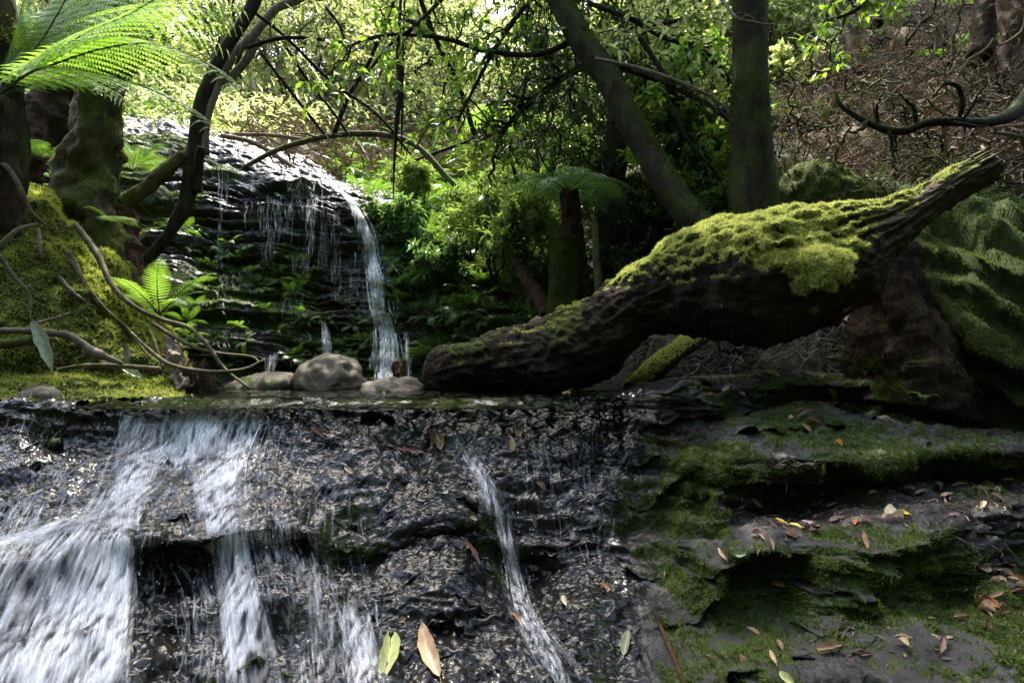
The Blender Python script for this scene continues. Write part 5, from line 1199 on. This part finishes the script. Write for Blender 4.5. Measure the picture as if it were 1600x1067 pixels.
# dark shaded foliage in the centre and right of centre
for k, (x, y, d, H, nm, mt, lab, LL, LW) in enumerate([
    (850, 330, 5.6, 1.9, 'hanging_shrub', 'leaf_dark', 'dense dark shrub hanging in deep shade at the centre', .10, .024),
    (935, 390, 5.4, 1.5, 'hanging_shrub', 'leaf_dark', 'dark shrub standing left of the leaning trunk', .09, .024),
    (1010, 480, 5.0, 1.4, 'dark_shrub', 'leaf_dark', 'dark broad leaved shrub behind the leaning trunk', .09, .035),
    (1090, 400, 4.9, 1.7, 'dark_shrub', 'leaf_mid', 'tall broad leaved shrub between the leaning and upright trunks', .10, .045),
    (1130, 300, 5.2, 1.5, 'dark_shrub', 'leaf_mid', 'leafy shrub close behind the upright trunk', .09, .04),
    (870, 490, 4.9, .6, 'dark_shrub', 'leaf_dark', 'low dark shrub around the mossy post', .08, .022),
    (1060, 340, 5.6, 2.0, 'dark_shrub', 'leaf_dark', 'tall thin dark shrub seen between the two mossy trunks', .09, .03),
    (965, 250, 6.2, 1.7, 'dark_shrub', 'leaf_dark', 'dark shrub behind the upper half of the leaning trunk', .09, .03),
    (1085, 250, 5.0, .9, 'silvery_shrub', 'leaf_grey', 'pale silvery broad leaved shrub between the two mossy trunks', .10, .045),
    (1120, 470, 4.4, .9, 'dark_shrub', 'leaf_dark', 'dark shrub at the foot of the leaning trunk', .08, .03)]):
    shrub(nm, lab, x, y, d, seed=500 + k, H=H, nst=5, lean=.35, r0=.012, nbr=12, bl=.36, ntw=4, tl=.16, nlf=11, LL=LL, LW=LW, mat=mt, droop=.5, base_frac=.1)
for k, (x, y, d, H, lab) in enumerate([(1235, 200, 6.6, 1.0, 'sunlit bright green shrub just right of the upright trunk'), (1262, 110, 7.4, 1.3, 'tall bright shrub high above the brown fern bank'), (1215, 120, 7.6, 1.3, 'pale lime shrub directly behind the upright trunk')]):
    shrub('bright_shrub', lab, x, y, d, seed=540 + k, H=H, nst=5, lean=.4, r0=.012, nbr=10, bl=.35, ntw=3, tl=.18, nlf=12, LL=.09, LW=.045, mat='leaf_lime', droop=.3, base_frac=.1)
# leafy boughs that hang into the top of the picture
def bough(label, pts, hw, k, nper, LL, LW, mat, L=(.2, .5), bark='bark_dark'):
    W, r = pxline(pts, hw, 40); o = W[0].copy(); t = thing('leafy_branch', label, 'branch', o); mb = MB(); ends = []
    add_tube(mb, W - o, r, 8, lump=.15, lf=12); side_twigs(mb, W - o, r.mean() * 1.1, k, R, L, 4, 0.0, 1, ends); mb.obj('wood', M[bark], t)
    lf = MB(); leaves_on(lf, ends, nper, LL, LW, R, spread=.7, droop=.35, fine=True); lf.obj('leaves', M[mat], t, smooth=False); return t
bough('leafy dark branch reaching left across the top of the clearing', [(905,60,4.4),(840,85,4.35),(760,80,4.3),(700,62,4.25),(640,55,4.2),(585,58,4.2),(540,75,4.2)], [5,4.5,4,4,3,2.5,2], 12, 6, .085, .038, 'leaf_mid')
bough('leafy branch hanging in the top centre above the waterfall', [(760,-60,4.2),(700,-10,4.15),(650,40,4.1),(610,70,4.1),(570,120,4.1)], [4,4,3,2.5,2], 11, 6, .085, .038, 'leaf_mid')
bough('broad leaved branch filling the top between dark foliage and leaning trunk', [(900,-60,4.3),(840,-10,4.3),(790,50,4.3),(750,120,4.3),(715,190,4.3)], [5,4,4,3,2], 18, 7, .09, .036, 'leaf_mid')
bough('dark drooping branch over the centre of the gully', [(960,90,4.7),(900,110,4.7),(840,150,4.7),(790,200,4.7),(770,250,4.7)], [6,6,5,4,2], 26, 9, .10, .03, 'leaf_dark')
bough('sunlit broad leaved branch right of the leaning trunk', [(920,5,4.3),(985,30,4.25),(1040,60,4.2),(1100,80,4.15),(1145,130,4.1)], [4,4,4,3,2], 16, 7, .085, .042, 'leaf_lime')
bough('leafy branch crossing between the two mossy trunks', [(940,95,4.2),(1000,115,4.2),(1060,140,4.2),(1120,170,4.2),(1150,190,4.2)], [5,5,4,4,3], 14, 7, .09, .045, 'leaf_mid')
bough('leafy spray at the top right of the leaning trunk', [(1150,-40,4.4),(1100,10,4.4),(1050,35,4.4),(990,40,4.4)], [4,4,3,2], 16, 8, .09, .045, 'leaf_lime')
bough('hanging leaf spray at the top right beyond the upright trunk', [(1420,-60,4.4),(1370,-10,4.4),(1330,20,4.4),(1285,35,4.4)], [4,4,3,2], 12, 7, .09, .04, 'leaf_mid')
bough('leafy twig hanging above the pale crooked sapling', [(480,-50,4.6),(500,0,4.6),(530,40,4.6),(545,90,4.6)], [3,3,2,1.5], 12, 8, .08, .035, 'leaf_lime')
# bare branches
def bare(label, pts, hw, mat='bark_dark', k=4, L=(.15, .5), name='bare_branch', cat='branch'):
    W, r = pxline(pts, hw, 50); o = W[0].copy(); mb = MB(); add_tube(mb, W - o, r, 8, lump=.15, lf=15)
    if k: side_twigs(mb, W - o, r.mean(), k, R, L, 4, 0.1, 1)
    return tag(mb.obj(name, M[mat], loc=tuple(o)), label, cat)
bare('slender mossy limb arching over the clearing and down to the silvery shrub', [(380,262,6.4),(440,232,6.2),(520,212,6.0),(600,211,5.9),(650,228,5.8),(690,268,5.7),(730,312,5.6),(775,362,5.5)], [3,4,4.5,4.8,4.6,4.4,4,3.6], 'bark_olive', 6, name='arching_limb')
bare('long thin branch slanting from the pale sapling to the arching limb', [(395,18,4.6),(450,62,4.8),(520,130,5.1),(590,180,5.4),(640,240,5.7)], [2.5,2.5,2.5,2,2])
bare('thin straight branch slanting down to the arching limb end', [(408,84,5.0),(440,125,5.1),(475,170,5.2),(508,212,5.3)], [2.5,2.5,2.5,2])
bare('thin bare branch between two slanting ones over the cliff top', [(448,75,5.0),(480,125,5.2),(520,175,5.3),(545,212,5.4)], [2.5,2.5,2,2])
bare('bare horizontal branch above the left cliff', [(385,75,4.6),(440,60,4.6),(500,62,4.6),(545,68,4.6)], [3,3,2.5,2])
bare('bare twiggy branch rising at the top of the clearing', [(520,215,5.6),(545,150,5.5),(575,100,5.4),(600,40,5.3),(625,-20,5.2)], [4,3.5,3,3,2.5], k=7)
bare('thin dark sapling stem right of the hanging vine', [(750,245,6.2),(735,190,6.1),(715,130,6.0),(680,60,5.9),(650,-20,5.8)], [4,4,4,4,4], k=7)
bare('thin stem crossing behind the dark drooping branch', [(650,250,6.4),(720,225,6.2),(790,200,6.0),(830,180,5.8)], [2,2.5,2.5,2])
bare('dark twig curving down beside the small tree fern', [(800,255,5.2),(812,290,5.2),(838,308,5.2),(852,308,5.2)], [2.5,3,2.5,2], k=2)
bare('thin pale branch crossing in front of the leaning trunk', [(930,92,3.9),(990,105,3.85),(1060,128,3.8),(1120,158,3.8),(1160,200,3.8)], [3,3,3,2.5,2], 'bark_pale', 5)
bare('dark diagonal branch ending against the upright trunk', [(1000,60,4.3),(1050,130,4.2),(1100,160,4.1),(1150,195,4.0)], [4,4,4,4], k=4)
bare('bare branch low between the leaning and upright trunks', [(1050,165,4.6),(1075,220,4.5),(1110,260,4.4),(1140,300,4.4)], [3,3,3,3], k=5)
bare('pale forked twig crossing the top of the upright trunk', [(1125,-5,3.6),(1150,28,3.5),(1175,35,3.5),(1205,40,3.5)], [2.5,2.5,2.5,1.5], 'bark_pale', 3, (.08, .2))
bare('dead pole lying across the top edge of the cliff', [(345,212,6.6),(400,225,6.7),(460,262,6.7),(520,292,6.6),(560,318,6.5)], [4,4,3.5,3,2.5], 'twig', 5)
bare('grey dead branch resting on the cliff edge', [(365,210,6.7),(430,212,6.8),(500,222,6.9)], [3,3,2.5], 'twig', 5)
bare('long hanging vine dangling in front of the bright clearing', [(628,-30,4.6),(624,40,4.6),(622,90,4.6),(625,140,4.6),(620,190,4.6),(616,255,4.6),(614,310,4.6)], [2,2.5,4,4.5,3.5,2,1], 'bark_dark', 3, (.1, .3), 'hanging_vine', 'vine')
bare('second thin vine hanging beside the long one', [(634,-30,4.6),(630,60,4.62),(629,150,4.6),(627,240,4.6)], [1.5,1.5,2,1], 'bark_dark', 1, (.1, .2), 'hanging_vine', 'vine')
# the curved dead branch with prongs on the right
cb = bare('thick curved dead branch with upright prongs above the log limb', [(1306,145,3.35),(1314,165,3.34),(1340,183,3.32),(1375,200,3.3),(1412,205,3.28),(1450,192,3.26),(1490,190,3.26),(1535,192,3.3),(1580,180,3.4),(1610,150,3.5)], [2.5,4,5.5,6.5,6.5,7,7.5,10,13,15], 'bark_moss', 5, name='curved_branch')
o = np.array(cb.location)
for pts, hw in [([(1372,192,3.3),(1370,170,3.27),(1376,150,3.25),(1384,142,3.24)], [4,3.5,3,2]), ([(1432,196,3.27),(1428,172,3.24),(1418,158,3.22),(1405,148,3.2)], [5,4.5,4,3]), ([(1498,186,3.26),(1504,160,3.22),(1497,138,3.2),(1478,130,3.18),(1458,150,3.16)], [5,5,5,5,4]), ([(1355,190,3.3),(1340,205,3.26),(1320,210,3.24)], [4,4,2]), ([(1475,195,3.25),(1476,225,3.2),(1484,245,3.18),(1480,260,3.17)], [2.5,2.5,2.5,1.5])]:
    W, r = pxline(pts, hw, 24); mb = MB(); r = r * np.linspace(1, .55, 24) * .85; W = W + .012 * np.stack([perlin(np.stack([np.arange(24) * .3, np.full(24, W[0, 0] * 9), np.full(24, q_)], -1)) for q_ in (1, 5, 9)], -1); add_tube(mb, W - o, r, 10, lump=.35, lf=22); mb.obj('prong', M['bark_moss'], cb)
boulder('mossy green mound right behind the upright trunk', [(1190,350),(1205,305),(1232,278),(1262,270),(1300,295),(1330,350)], 4.15, .4, 12, 'bank', 'mossy_boulder', .9)
# tangle of dead branches on the right slope
regions = [((1215, 1330, 110, 330), 'beside the upright trunk'), ((1330, 1470, 40, 200), 'behind the curved dead branch'), ((1470, 1620, 20, 230), 'at the upper right corner'), ((1300, 1620, 215, 330), 'between the curved branch and the log limb'), ((960, 1340, 500, 590), 'in the dark hollow under the log')]
tone = [('twig', 'brown'), ('root', 'grey'), ('twig', 'brown'), ('bark_pale', 'pale'), ('bark_dark', 'dark')]
for k in range(270):
    z = R.choices(range(5), [3, 6, 6, 5, 3])[0]; (x0, x1, y0, y1), w = regions[z]; x, y = R.uniform(x0, x1), R.uniform(y0, y1)
    a = hill(x, y, R.uniform(.05, .35)); d = nrm(np.array([R.gauss(0, 1), R.gauss(-.2, .5), R.gauss(.1, .6)])); L = R.uniform(.25, .9) * (.6 if z == 4 else 1)
    m_, cl = R.choice(tone); mb = MB(); W = wiggle(a, a + d * L - np.array([0, R.uniform(.0, .25), 0]), 18, .16, R); r0 = R.choice([.005, .007, .009, .014]); add_tube(mb, W - a, np.linspace(r0, r0 * .35, 18), 6, lump=.15, lf=20)
    side_twigs(mb, W - a, r0, R.randrange(2, 6), R, (.08, .28), 4, .2, 1)
    tag(mb.obj('dead_branch', M[m_], loc=tuple(a)), f'{"thick" if r0 > .006 else "thin"} {cl} dead branch tangled {w}', 'branch', f'{cl} dead branches {w}')
# dead brown fronds hanging on the right slope
dv = []
for k in range(4):
    mb = MB(); frond_mesh(mb, arch((0, 0, 0), (1, 0), .8, .3, .9, 20, .2), 24, .16, 9, .012, np.array([0, 0, 1.0]), .9, rs=.005, tint0=.5); dv.append(mb.mesh('dead_frond', [M['deadfrond'], M['twig']], smooth=False))
for k in range(80):
    z = R.choices(range(3), [3, 3, 4])[0]; (x0, x1, y0, y1), w = regions[z]; p = hill(R.uniform(x0, x1), R.uniform(y0, y1), .12); p[2] += .1
    o_ = link('dead_frond', dv[k % 4], None, tuple(p)); o_.rotation_euler = (R.gauss(0, .5), R.uniform(.2, 1.2), R.uniform(-2.6, -.5)); s = R.uniform(.5, 1.1); o_.scale = (s, s, s)
    tag(o_, f'brown withered fern frond hanging {w}', 'fern frond', f'withered fronds {w}')
# dead strappy trunks top right
for k, (pts, hw, lab) in enumerate([([(1290,-40,6.2),(1330,60,5.8),(1345,110,5.6)], [7,7,8], 'dark slim stem above the brown fern bank'), ([(1362,-40,6.0),(1370,40,5.8)], [8,9], 'short dark stem at the top of the brown bank'), ([(1540,-40,4.9),(1536,40,4.8),(1530,90,4.7)], [16,17,18], 'dark trunk at the top right behind dead fronds'), ([(1590,-60,4.6),(1592,80,4.5),(1605,220,4.2)], [24,26,30], 'black trunk at the right edge of the dead tangle')]):
    trunk_obj('dead_tree', lab, 'tree', pts, hw, M['fibre'] if k > 1 else M['bark_dark'], lump=.25, off=70 + k, n=50, seg=24, moss=dict(f=lambda V, N_: .3 + .5 * nf(V, 4), n=9000) if k == 4 else None)

# ------------------------------------------------------------------ ground cover
def scatter_hill(name, label, n, region, LL, LW, mat, lift, upw, dens=None, kindcat='undergrowth', lie=.3):
    Vh, Nh, PXh, TTh = HILL; PYh = HZ - (Vh[..., 2] - CH) / Vh[..., 1] * F
    mk = region(PXh, PYh, Vh) / np.maximum(Vh[..., 1], 2) ** 1.3
    p, nn, _, _ = sample_grid(Vh, Nh, mk, n); p = p + nn * (lift * rng.random((n, 1)) ** 2)
    mb = MB(); d = rng.normal(size=(n, 3)); d = d - nn * (np.sum(d * nn, 1) * (1 - lie))[:, None] + nn * upw
    sc = np.clip(p[:, 1] / 5, .7, 2.2); add_leaves(mb, p, d, nrm(nn + .5 * rng.normal(size=(n, 3))), LL * sc * rng.uniform(.5, 1.3, n), LW * sc * rng.uniform(.5, 1.2, n)); tag(mb.obj(name, M[mat], smooth=False), label, kindcat, None, 'stuff')
reg_r = lambda X, Y, V: sstep(1080, 1240, X) * (Y > 0) * (Y < 640)
scatter_hill('leaf_litter', 'brown fallen leaf litter and frond scraps covering the right slope', 45000, reg_r, .055, .014, 'litter', .04, .05)
mb = MB()                                                  # fine dead twigs over the right slope
for k in range(2300):
    (x0, x1, y0, y1) = [(1215, 1640, 0, 335), (1300, 1640, 40, 335), (950, 1345, 505, 595)][R.choices(range(3), [5, 4, 2])[0]]
    a = hill(R.uniform(x0, x1), R.uniform(y0, y1), R.uniform(0, .22)); d = nrm(np.array([R.gauss(0, 1), R.gauss(-.1, .5), R.gauss(0, .55)])); r0 = R.uniform(.0018, .005)
    add_tube(mb, wiggle(a, a + d * R.uniform(.12, .45), 11, .22, R), np.linspace(r0, r0 * .4, 11), 4, 0, R.random(), cap=False)
tag(mb.obj('twig_litter', M['twig']), 'scattered thin dead twigs over the right slope', 'twigs', None, 'stuff')
scatter_hill('hill_undergrowth', 'low green undergrowth across the hillside behind the cliff', 60000, lambda X, Y, V: sstep(480, 560, X) * sstep(1010, 900, X) * (Y > 120) * (.2 + (fbm(V.reshape(-1, 3) * 1.1, 3).reshape(X.shape) > -.1)), .06, .02, 'smallfern', .22, .8)
scatter_hill('forest_undergrowth', 'bright leafy undergrowth across the far forest floor', 55000, lambda X, Y, V: sstep(-300, -100, X) * sstep(1180, 1050, X) * (Y < 230) * (V[..., 1] > 7.0) * (1 - .7 * sstep(880, 960, X)), .075, .03, 'leaf_lime', .6, .6)
scatter_hill('brush_litter', 'pale dead brush on the forest floor above the cliff', 7000, lambda X, Y, V: sstep(330, 420, X) * sstep(860, 760, X) * (Y > 140) * (Y < 300) * (V[..., 1] > 7.2), .26, .008, 'litter', .35, .4)
scatter_hill('shade_undergrowth', 'dark shaded undergrowth at the left behind the trunks', 16000, lambda X, Y, V: sstep(420, 240, X) * (Y > 60), .08, .03, 'smallfern', .3, .6)
Vh, Nh, PXh, TTh = HILL; PYh = HZ - (Vh[..., 2] - CH) / Vh[..., 1] * F
mk = sstep(.0, .4, fbm(Vh.reshape(-1, 3) * 1.8, 3, off=61).reshape(PXh.shape)) * sstep(1180, 1280, PXh) * (PXh < 1750) * sstep(120, 230, PYh) * (PYh < 420)
tp, tn, _, _ = sample_grid(Vh, Nh, mk, 60000); mb = MB(); add_tufts(mb, tp + tn * .03, tn, .03, .0035, .8); tag(mb.obj('slope_moss', M['mossdark'], smooth=False), 'dull green moss in patches between the twigs of the right slope', 'moss', None, 'stuff')
# scraps of dead leaf and twig lying on the ledges
Vr, Nr, mr, rw_, PXr, PYr = ROCK
mk = rw_ * sstep(.15, .6, Nr[..., 2]) * (sstep(-.1, .5, fbm(Vr.reshape(-1, 3) * 4, 3, off=77).reshape(rw_.shape)) * .5 + 1.6 * np.exp(-((PYr - 775) / 40) ** 2) * sstep(1090, 1180, PXr) + .8 * sstep(660, 600, PYr) * sstep(1080, 1200, PXr)) * (PXr < 1700) * (PYr > 570)
p, nn, _, _ = sample_grid(Vr, Nr, mk, 4200); mb = MB(); d = rng.normal(size=p.shape); d -= nn * np.sum(d * nn, 1)[:, None]
add_leaves(mb, p + nn * .004, d, nn, rng.uniform(.008, .05, 4200), rng.uniform(.0015, .007, 4200), fold=.3); tag(mb.obj('ledge_litter', M['litter'], smooth=False), 'fine scraps of dead leaf and needle on the rock ledges', 'leaf litter', None, 'stuff')

# ------------------------------------------------------------------ fallen leaves, one by one
def leaf_mesh(L, W, curl, bend, notch, seedv):
    n, m = 14, 7; t = np.linspace(0, 1, n); u = np.linspace(-1, 1, m); rnd = random.Random(seedv)
    w = W / 2 * (np.sin(np.pi * t ** .85) ** .75) * (1 + .08 * np.sin(t * 23 + seedv)); Tm, Um = np.meshgrid(t, u, indexing='ij')
    x = (Tm - .5) * L; y = w[:, None] * Um + bend * L * np.sin(np.pi * Tm) * .5; z = curl * W * (np.abs(Um) ** 1.5) * np.sin(np.pi * Tm) + .12 * L * abs(curl) * (Tm - .5) ** 2 - .06 * W * np.exp(-(Um / .12) ** 2) + .05 * W * np.sin(Um * 5 + Tm * 17)
    Vv = np.stack([x, y, z], -1).reshape(-1, 3); mb = MB(); mb.add(Vv, gridf(n, m)); st = catmull([(-.5 * L, 0, 0), (-.58 * L, .01 * L, .01 * L), (-.66 * L, .03 * L, .02 * L)], 6); add_tube(mb, st, np.full(6, max(.0007, .018 * W)), 4)
    return mb
LEAVES = [  # px, py, length px, aspect, screen angle (deg, 0 = right, 90 = up), material, label
 (601,1026,84,.30,78,'lime','long pale yellow green leaf at the bottom of the cascade'), (674,1016,90,.26,108,'tan','long curled tan brown leaf right of the pale yellow green leaf'),
 (735,864,46,.24,122,'red','glossy red brown leaf stuck on the wet rock in mid cascade'), (808,969,26,.28,128,'orange','bright orange leaf sliver beside the thin right stream'),
 (883,940,17,.45,110,'cream','tiny cream curled leaf on black rock right of the thin stream'), (979,1006,42,.33,80,'grey','olive tan oval leaf low on the dark wet rock'),
 (945,919,21,.3,150,'orange','small orange brown sliver on the dark wet rock'), (837,815,18,.3,95,'brown','small brown leaf stuck upright left of the shaded rock'),
 (844,759,19,.35,140,'tan','small tan leaf on wet rock below the ledge lip'), (546,736,17,.4,145,'tan','small tan leaf scrap on the wide sheet of water'),
 (683,689,34,.42,112,'tan','broad tan leaf plastered near the top of the thin stream'), (671,684,30,.3,100,'brown','brown leaf tucked behind the broad tan leaf'),
 (640,706,46,.2,172,'red','dark red brown leaf lying flat left of the broad tan leaf'), (805,674,22,.4,105,'tan','tan curled leaf hanging at the lip under the log'),
 (820,681,17,.3,125,'red','small red leaf beside the tan curled leaf at the lip'), (800,697,24,.38,95,'tan','pale brown leaf just below the tan curled leaf at the lip'),
 (797,633,22,.5,170,'red','red brown leaf on the lip in front of the log'), (815,637,16,.4,165,'red','smaller red leaf touching the red brown leaf on the lip'),
 (768,640,20,.4,140,'green','pale green leaf on the wet lip in front of the log'), (599,617,9,.6,120,'yellow','tiny yellow leaf on the lip below the flat tan boulder'),
 (886,619,24,.45,165,'tan','tan leaf in a small heap on the shelf before the log'), (873,632,16,.5,140,'tan','small tan leaf curled on the shelf edge'),
 (893,614,18,.4,20,'brown','brown leaf on top of the small heap before the log'), (497,675,26,.3,140,'red','dim red leaf under the water at the wide lip'),
 (1397,809,30,.75,10,'cream','broad cream leaf lying on the bare rock shelf'), (1463,759,15,.55,130,'green','pale blue green leaf at the back of the rock shelf'),
 (1266,821,34,.3,160,'purple','purple red lance leaf on the rock shelf'), (1242,823,21,.35,165,'yellow','yellow leaf beside the purple red lance leaf'),
 (1221,816,20,.2,155,'yellow','thin yellow sliver at the left of the rock shelf'), (1337,818,12,.7,80,'orange','small round orange leaf on the bare shelf'),
 (1411,803,26,.25,170,'yellow','narrow yellow and cream leaf behind the broad cream leaf'), (1384,808,14,.5,30,'tan','small tan leaf touching the broad cream leaf'),
 (1158,866,18,.5,5,'green','little pale green leaf on the left of the mossy block'), (1229,1060,30,.4,140,'lime','yellow green leaf at the bottom edge under the mossy ledges'),
 (1215,913,24,.35,165,'orange','tan orange leaf on the dark green moss slope'), (1134,1039,18,.3,145,'tan','tan leaf sliver on wet rock at the bottom'),
 (1411,1006,22,.45,150,'tan','orange tan leaf on the lowest mossy ledge'), (1546,942,36,.25,150,'orange','long yellow and orange leaf by the right edge ledge'),
 (1543,955,28,.6,170,'tan','broad tan leaf under the long yellow and orange leaf'), (1545,876,28,.25,50,'brown','dark brown leaf tilted against the mossy block side'),
 (1570,897,30,.35,160,'tan','dry tan leaf on the right edge shelf'), (1588,905,24,.3,155,'orange','orange brown leaf at the far end of the right edge shelf'),
 (1352,847,38,.2,105,'brown','thin brown leaf hanging over the front of the shelf'), (1235,832,34,.14,150,'brown','brown stalk lying on the shelf left of the purple leaf'),
 (1132,866,24,.25,125,'tan','curled tan strip on the left of the mossy block'), (1296,1014,42,.3,10,'brown','long grey brown leaf on the lowest wet ledge'),
 (1237,655,9,.7,10,'cream','tiny cream leaf on the ledge under the fibrous stump'), (1259,669,20,.3,140,'tan','tan leaf on the ledge just below the tiny cream leaf'),
 (1311,694,16,.45,140,'orange','orange brown leaf on the moss below the stump ledge'), (1252,643,18,.4,10,'red','red brown leaf against the grey block face'),
 (1158,615,11,.4,150,'cream','cream chip on the grey block top'), (1133,608,16,.4,40,'tan','tan scrap on the grey block top'), (1109,615,7,.6,10,'orange','tiny orange chip at the left of the grey block'),
 (1560,633,30,.55,25,'tan','pale brown broad leaf right of the fibrous stump'), (1532,616,36,.35,40,'brown','brown curled leaf behind the pale brown broad leaf'),
 (1488,633,40,.22,160,'tan','long pale frilled leaf at the foot of the stump'), (1542,647,34,.35,165,'brown','brown leaf lying in front of the pale brown broad leaf'),
 (1517,655,8,.6,90,'orange','tiny bright orange leaf right of the stump'), (1345,645,30,.3,150,'red','dark red brown leaf on the ledge before the stump'),
 (1205,585,30,.35,160,'tan','tan leaf on twigs beneath the moss hump'), (1310,553,26,.4,20,'tan','pale leaf among the twigs left of the stump'), (1268,560,24,.35,15,'tan','tan leaf among the twigs under the branch stub'),
 (1110,540,14,.5,160,'tan','single tan leaf in the dark hollow under the log'), (205,584,36,.3,155,'green','pale grey green leaf at the foot of the left bank'), (55,609,26,.5,15,'tan','pale tan leaf on the flat stone at the left'),
 (10,626,14,.5,20,'tan','tiny tan leaf at the left edge of the pool lip'), (255,554,18,.6,10,'orange','orange leaf caught on the rotten stub'), (160,556,50,.28,140,'tan','large curled tan leaf under the bark strip'),
 (720,705,14,.4,60,'brown','small brown leaf in the thin stream'), (1490,805,18,.3,10,'brown','brown leaf on the right of the rock shelf'), (1500,760,26,.3,10,'red','rust coloured leaf at the back of the rock shelf'), (1440,770,22,.3,20,'brown','brown leaf at the back of the shelf left of the pale blue green leaf'),
 (1190,838,20,.25,135,'brown','brown sliver on the mossy left end of the shelf'), (1205,850,22,.3,110,'purple','dull purple leaf hanging on the mossy left end'), (1480,775,20,.35,15,'tan','tan leaf near the rust coloured leaf'), (1365,772,16,.4,10,'cream','cream leaf chip below the overhang'), (1300,790,18,.3,20,'tan','tan leaf in the shade of the overhang'),
 (695,770,9,.7,20,'green','tiny green leaf on the black rock left of the thin stream'), (738,810,12,.5,160,'cream','cream scrap left of the thin stream'), (628,970,14,.5,30,'tan','tan scrap above the long curled leaf'),
]
def lay_leaf(px, py, Lp, asp, ang, mat, lab, k):
    D = D_rock if not (px < 270 and py < 612) else D_bank
    if (px > 1180 and py < 600) or (px > 1090 and py < 545): D = D_hill if py < 565 else D_rock
    d, n = D.at(px, py); n = nrm(n); L = Lp * d / F; c = PA(px, py, d) + n * (.004 + .03 * L)
    v = np.array([math.cos(math.radians(ang)), 0, math.sin(math.radians(ang))]); view = nrm(c - np.array([0, 0, CH]))
    x = v - n * (v @ n) / (1 if True else 1); 
    den = view @ n; x = v - view * ((v @ n) / den) if abs(den) > .25 else v - n * (v @ n)     # lies in the rock surface, seen at this angle
    ln = np.linalg.norm(x); x = x / ln; L *= min(ln, 1.6); y = np.cross(n, x)
    mb = leaf_mesh(L, max(Lp * asp * d / F, .003) * 1.1, R.uniform(.25, .8), R.uniform(-.15, .15), 0, k)
    o_ = mb.obj('fallen_leaf', M['L_' + mat]); from mathutils import Matrix
    o_.matrix_world = Matrix(((x[0], y[0], n[0], c[0]), (x[1], y[1], n[1], c[1]), (x[2], y[2], n[2], c[2]), (0, 0, 0, 1)))
    return tag(o_, lab, 'leaf')
for k, row in enumerate(LEAVES): lay_leaf(*row, k)
spots = [(1100, 1400, 765, 838, 'scattered along the left of the rock shelf'), (1400, 1595, 748, 815, 'scattered along the right of the rock shelf'), (1250, 1590, 612, 668, 'strewn at the foot of the fibrous stump'), (1180, 1345, 535, 598, 'among the twigs under the log limb'), (1530, 1598, 880, 960, 'heaped on the right edge shelf'), (1060, 1560, 960, 1060, 'lying on the lowest mossy ledge')]
for k in range(90):
    x0, x1, y0, y1, w = R.choice(spots); m_ = R.choice(['tan', 'brown', 'brown', 'red', 'tan', 'purple']); cl = {'tan': 'tan', 'brown': 'brown', 'red': 'rusty', 'purple': 'dull purple'}[m_]
    o_ = lay_leaf(R.uniform(x0, x1), R.uniform(y0, y1), R.uniform(9, 26), R.uniform(.2, .5), R.choice([R.uniform(-25, 25), R.uniform(140, 200), R.uniform(0, 180)]), m_, f'small {cl} dead leaf {w}', 200 + k); o_['group'] = f'{cl} dead leaves {w}'
W_ = [(1022,955,D_rock.at(1022,955)[0]-.03),(1035,985,D_rock.at(1035,985)[0]-.03),(1052,1025,D_rock.at(1052,1025)[0]-.03),(1078,1085,D_rock.at(1075,1080)[0]-.03)]
stick('bark_sliver', 'long red brown bark sliver slanting at the bottom centre right', 'bark', W_, [2,4,4.5,5], 'redwood', lump=.1)
# the big grey green blade on the left bank
a, b = P(50, 500, 2.46), P(83, 582, 2.40); mb = leaf_mesh(np.linalg.norm(b - a), .052, .18, .06, 0, 5); o_ = mb.obj('blade_leaf', M['L_grey']); x = nrm(b - a); n = nrm(np.array([.25, -1, .25])); n = nrm(n - x * (n @ x)); y = np.cross(n, x)
from mathutils import Matrix
c = (a + b) / 2; o_.matrix_world = Matrix(((x[0], y[0], n[0], c[0]), (x[1], y[1], n[1], c[1]), (x[2], y[2], n[2], c[2]), (0, 0, 0, 1))); tag(o_, 'big grey green blade shaped leaf leaning on the left bank', 'leaf')
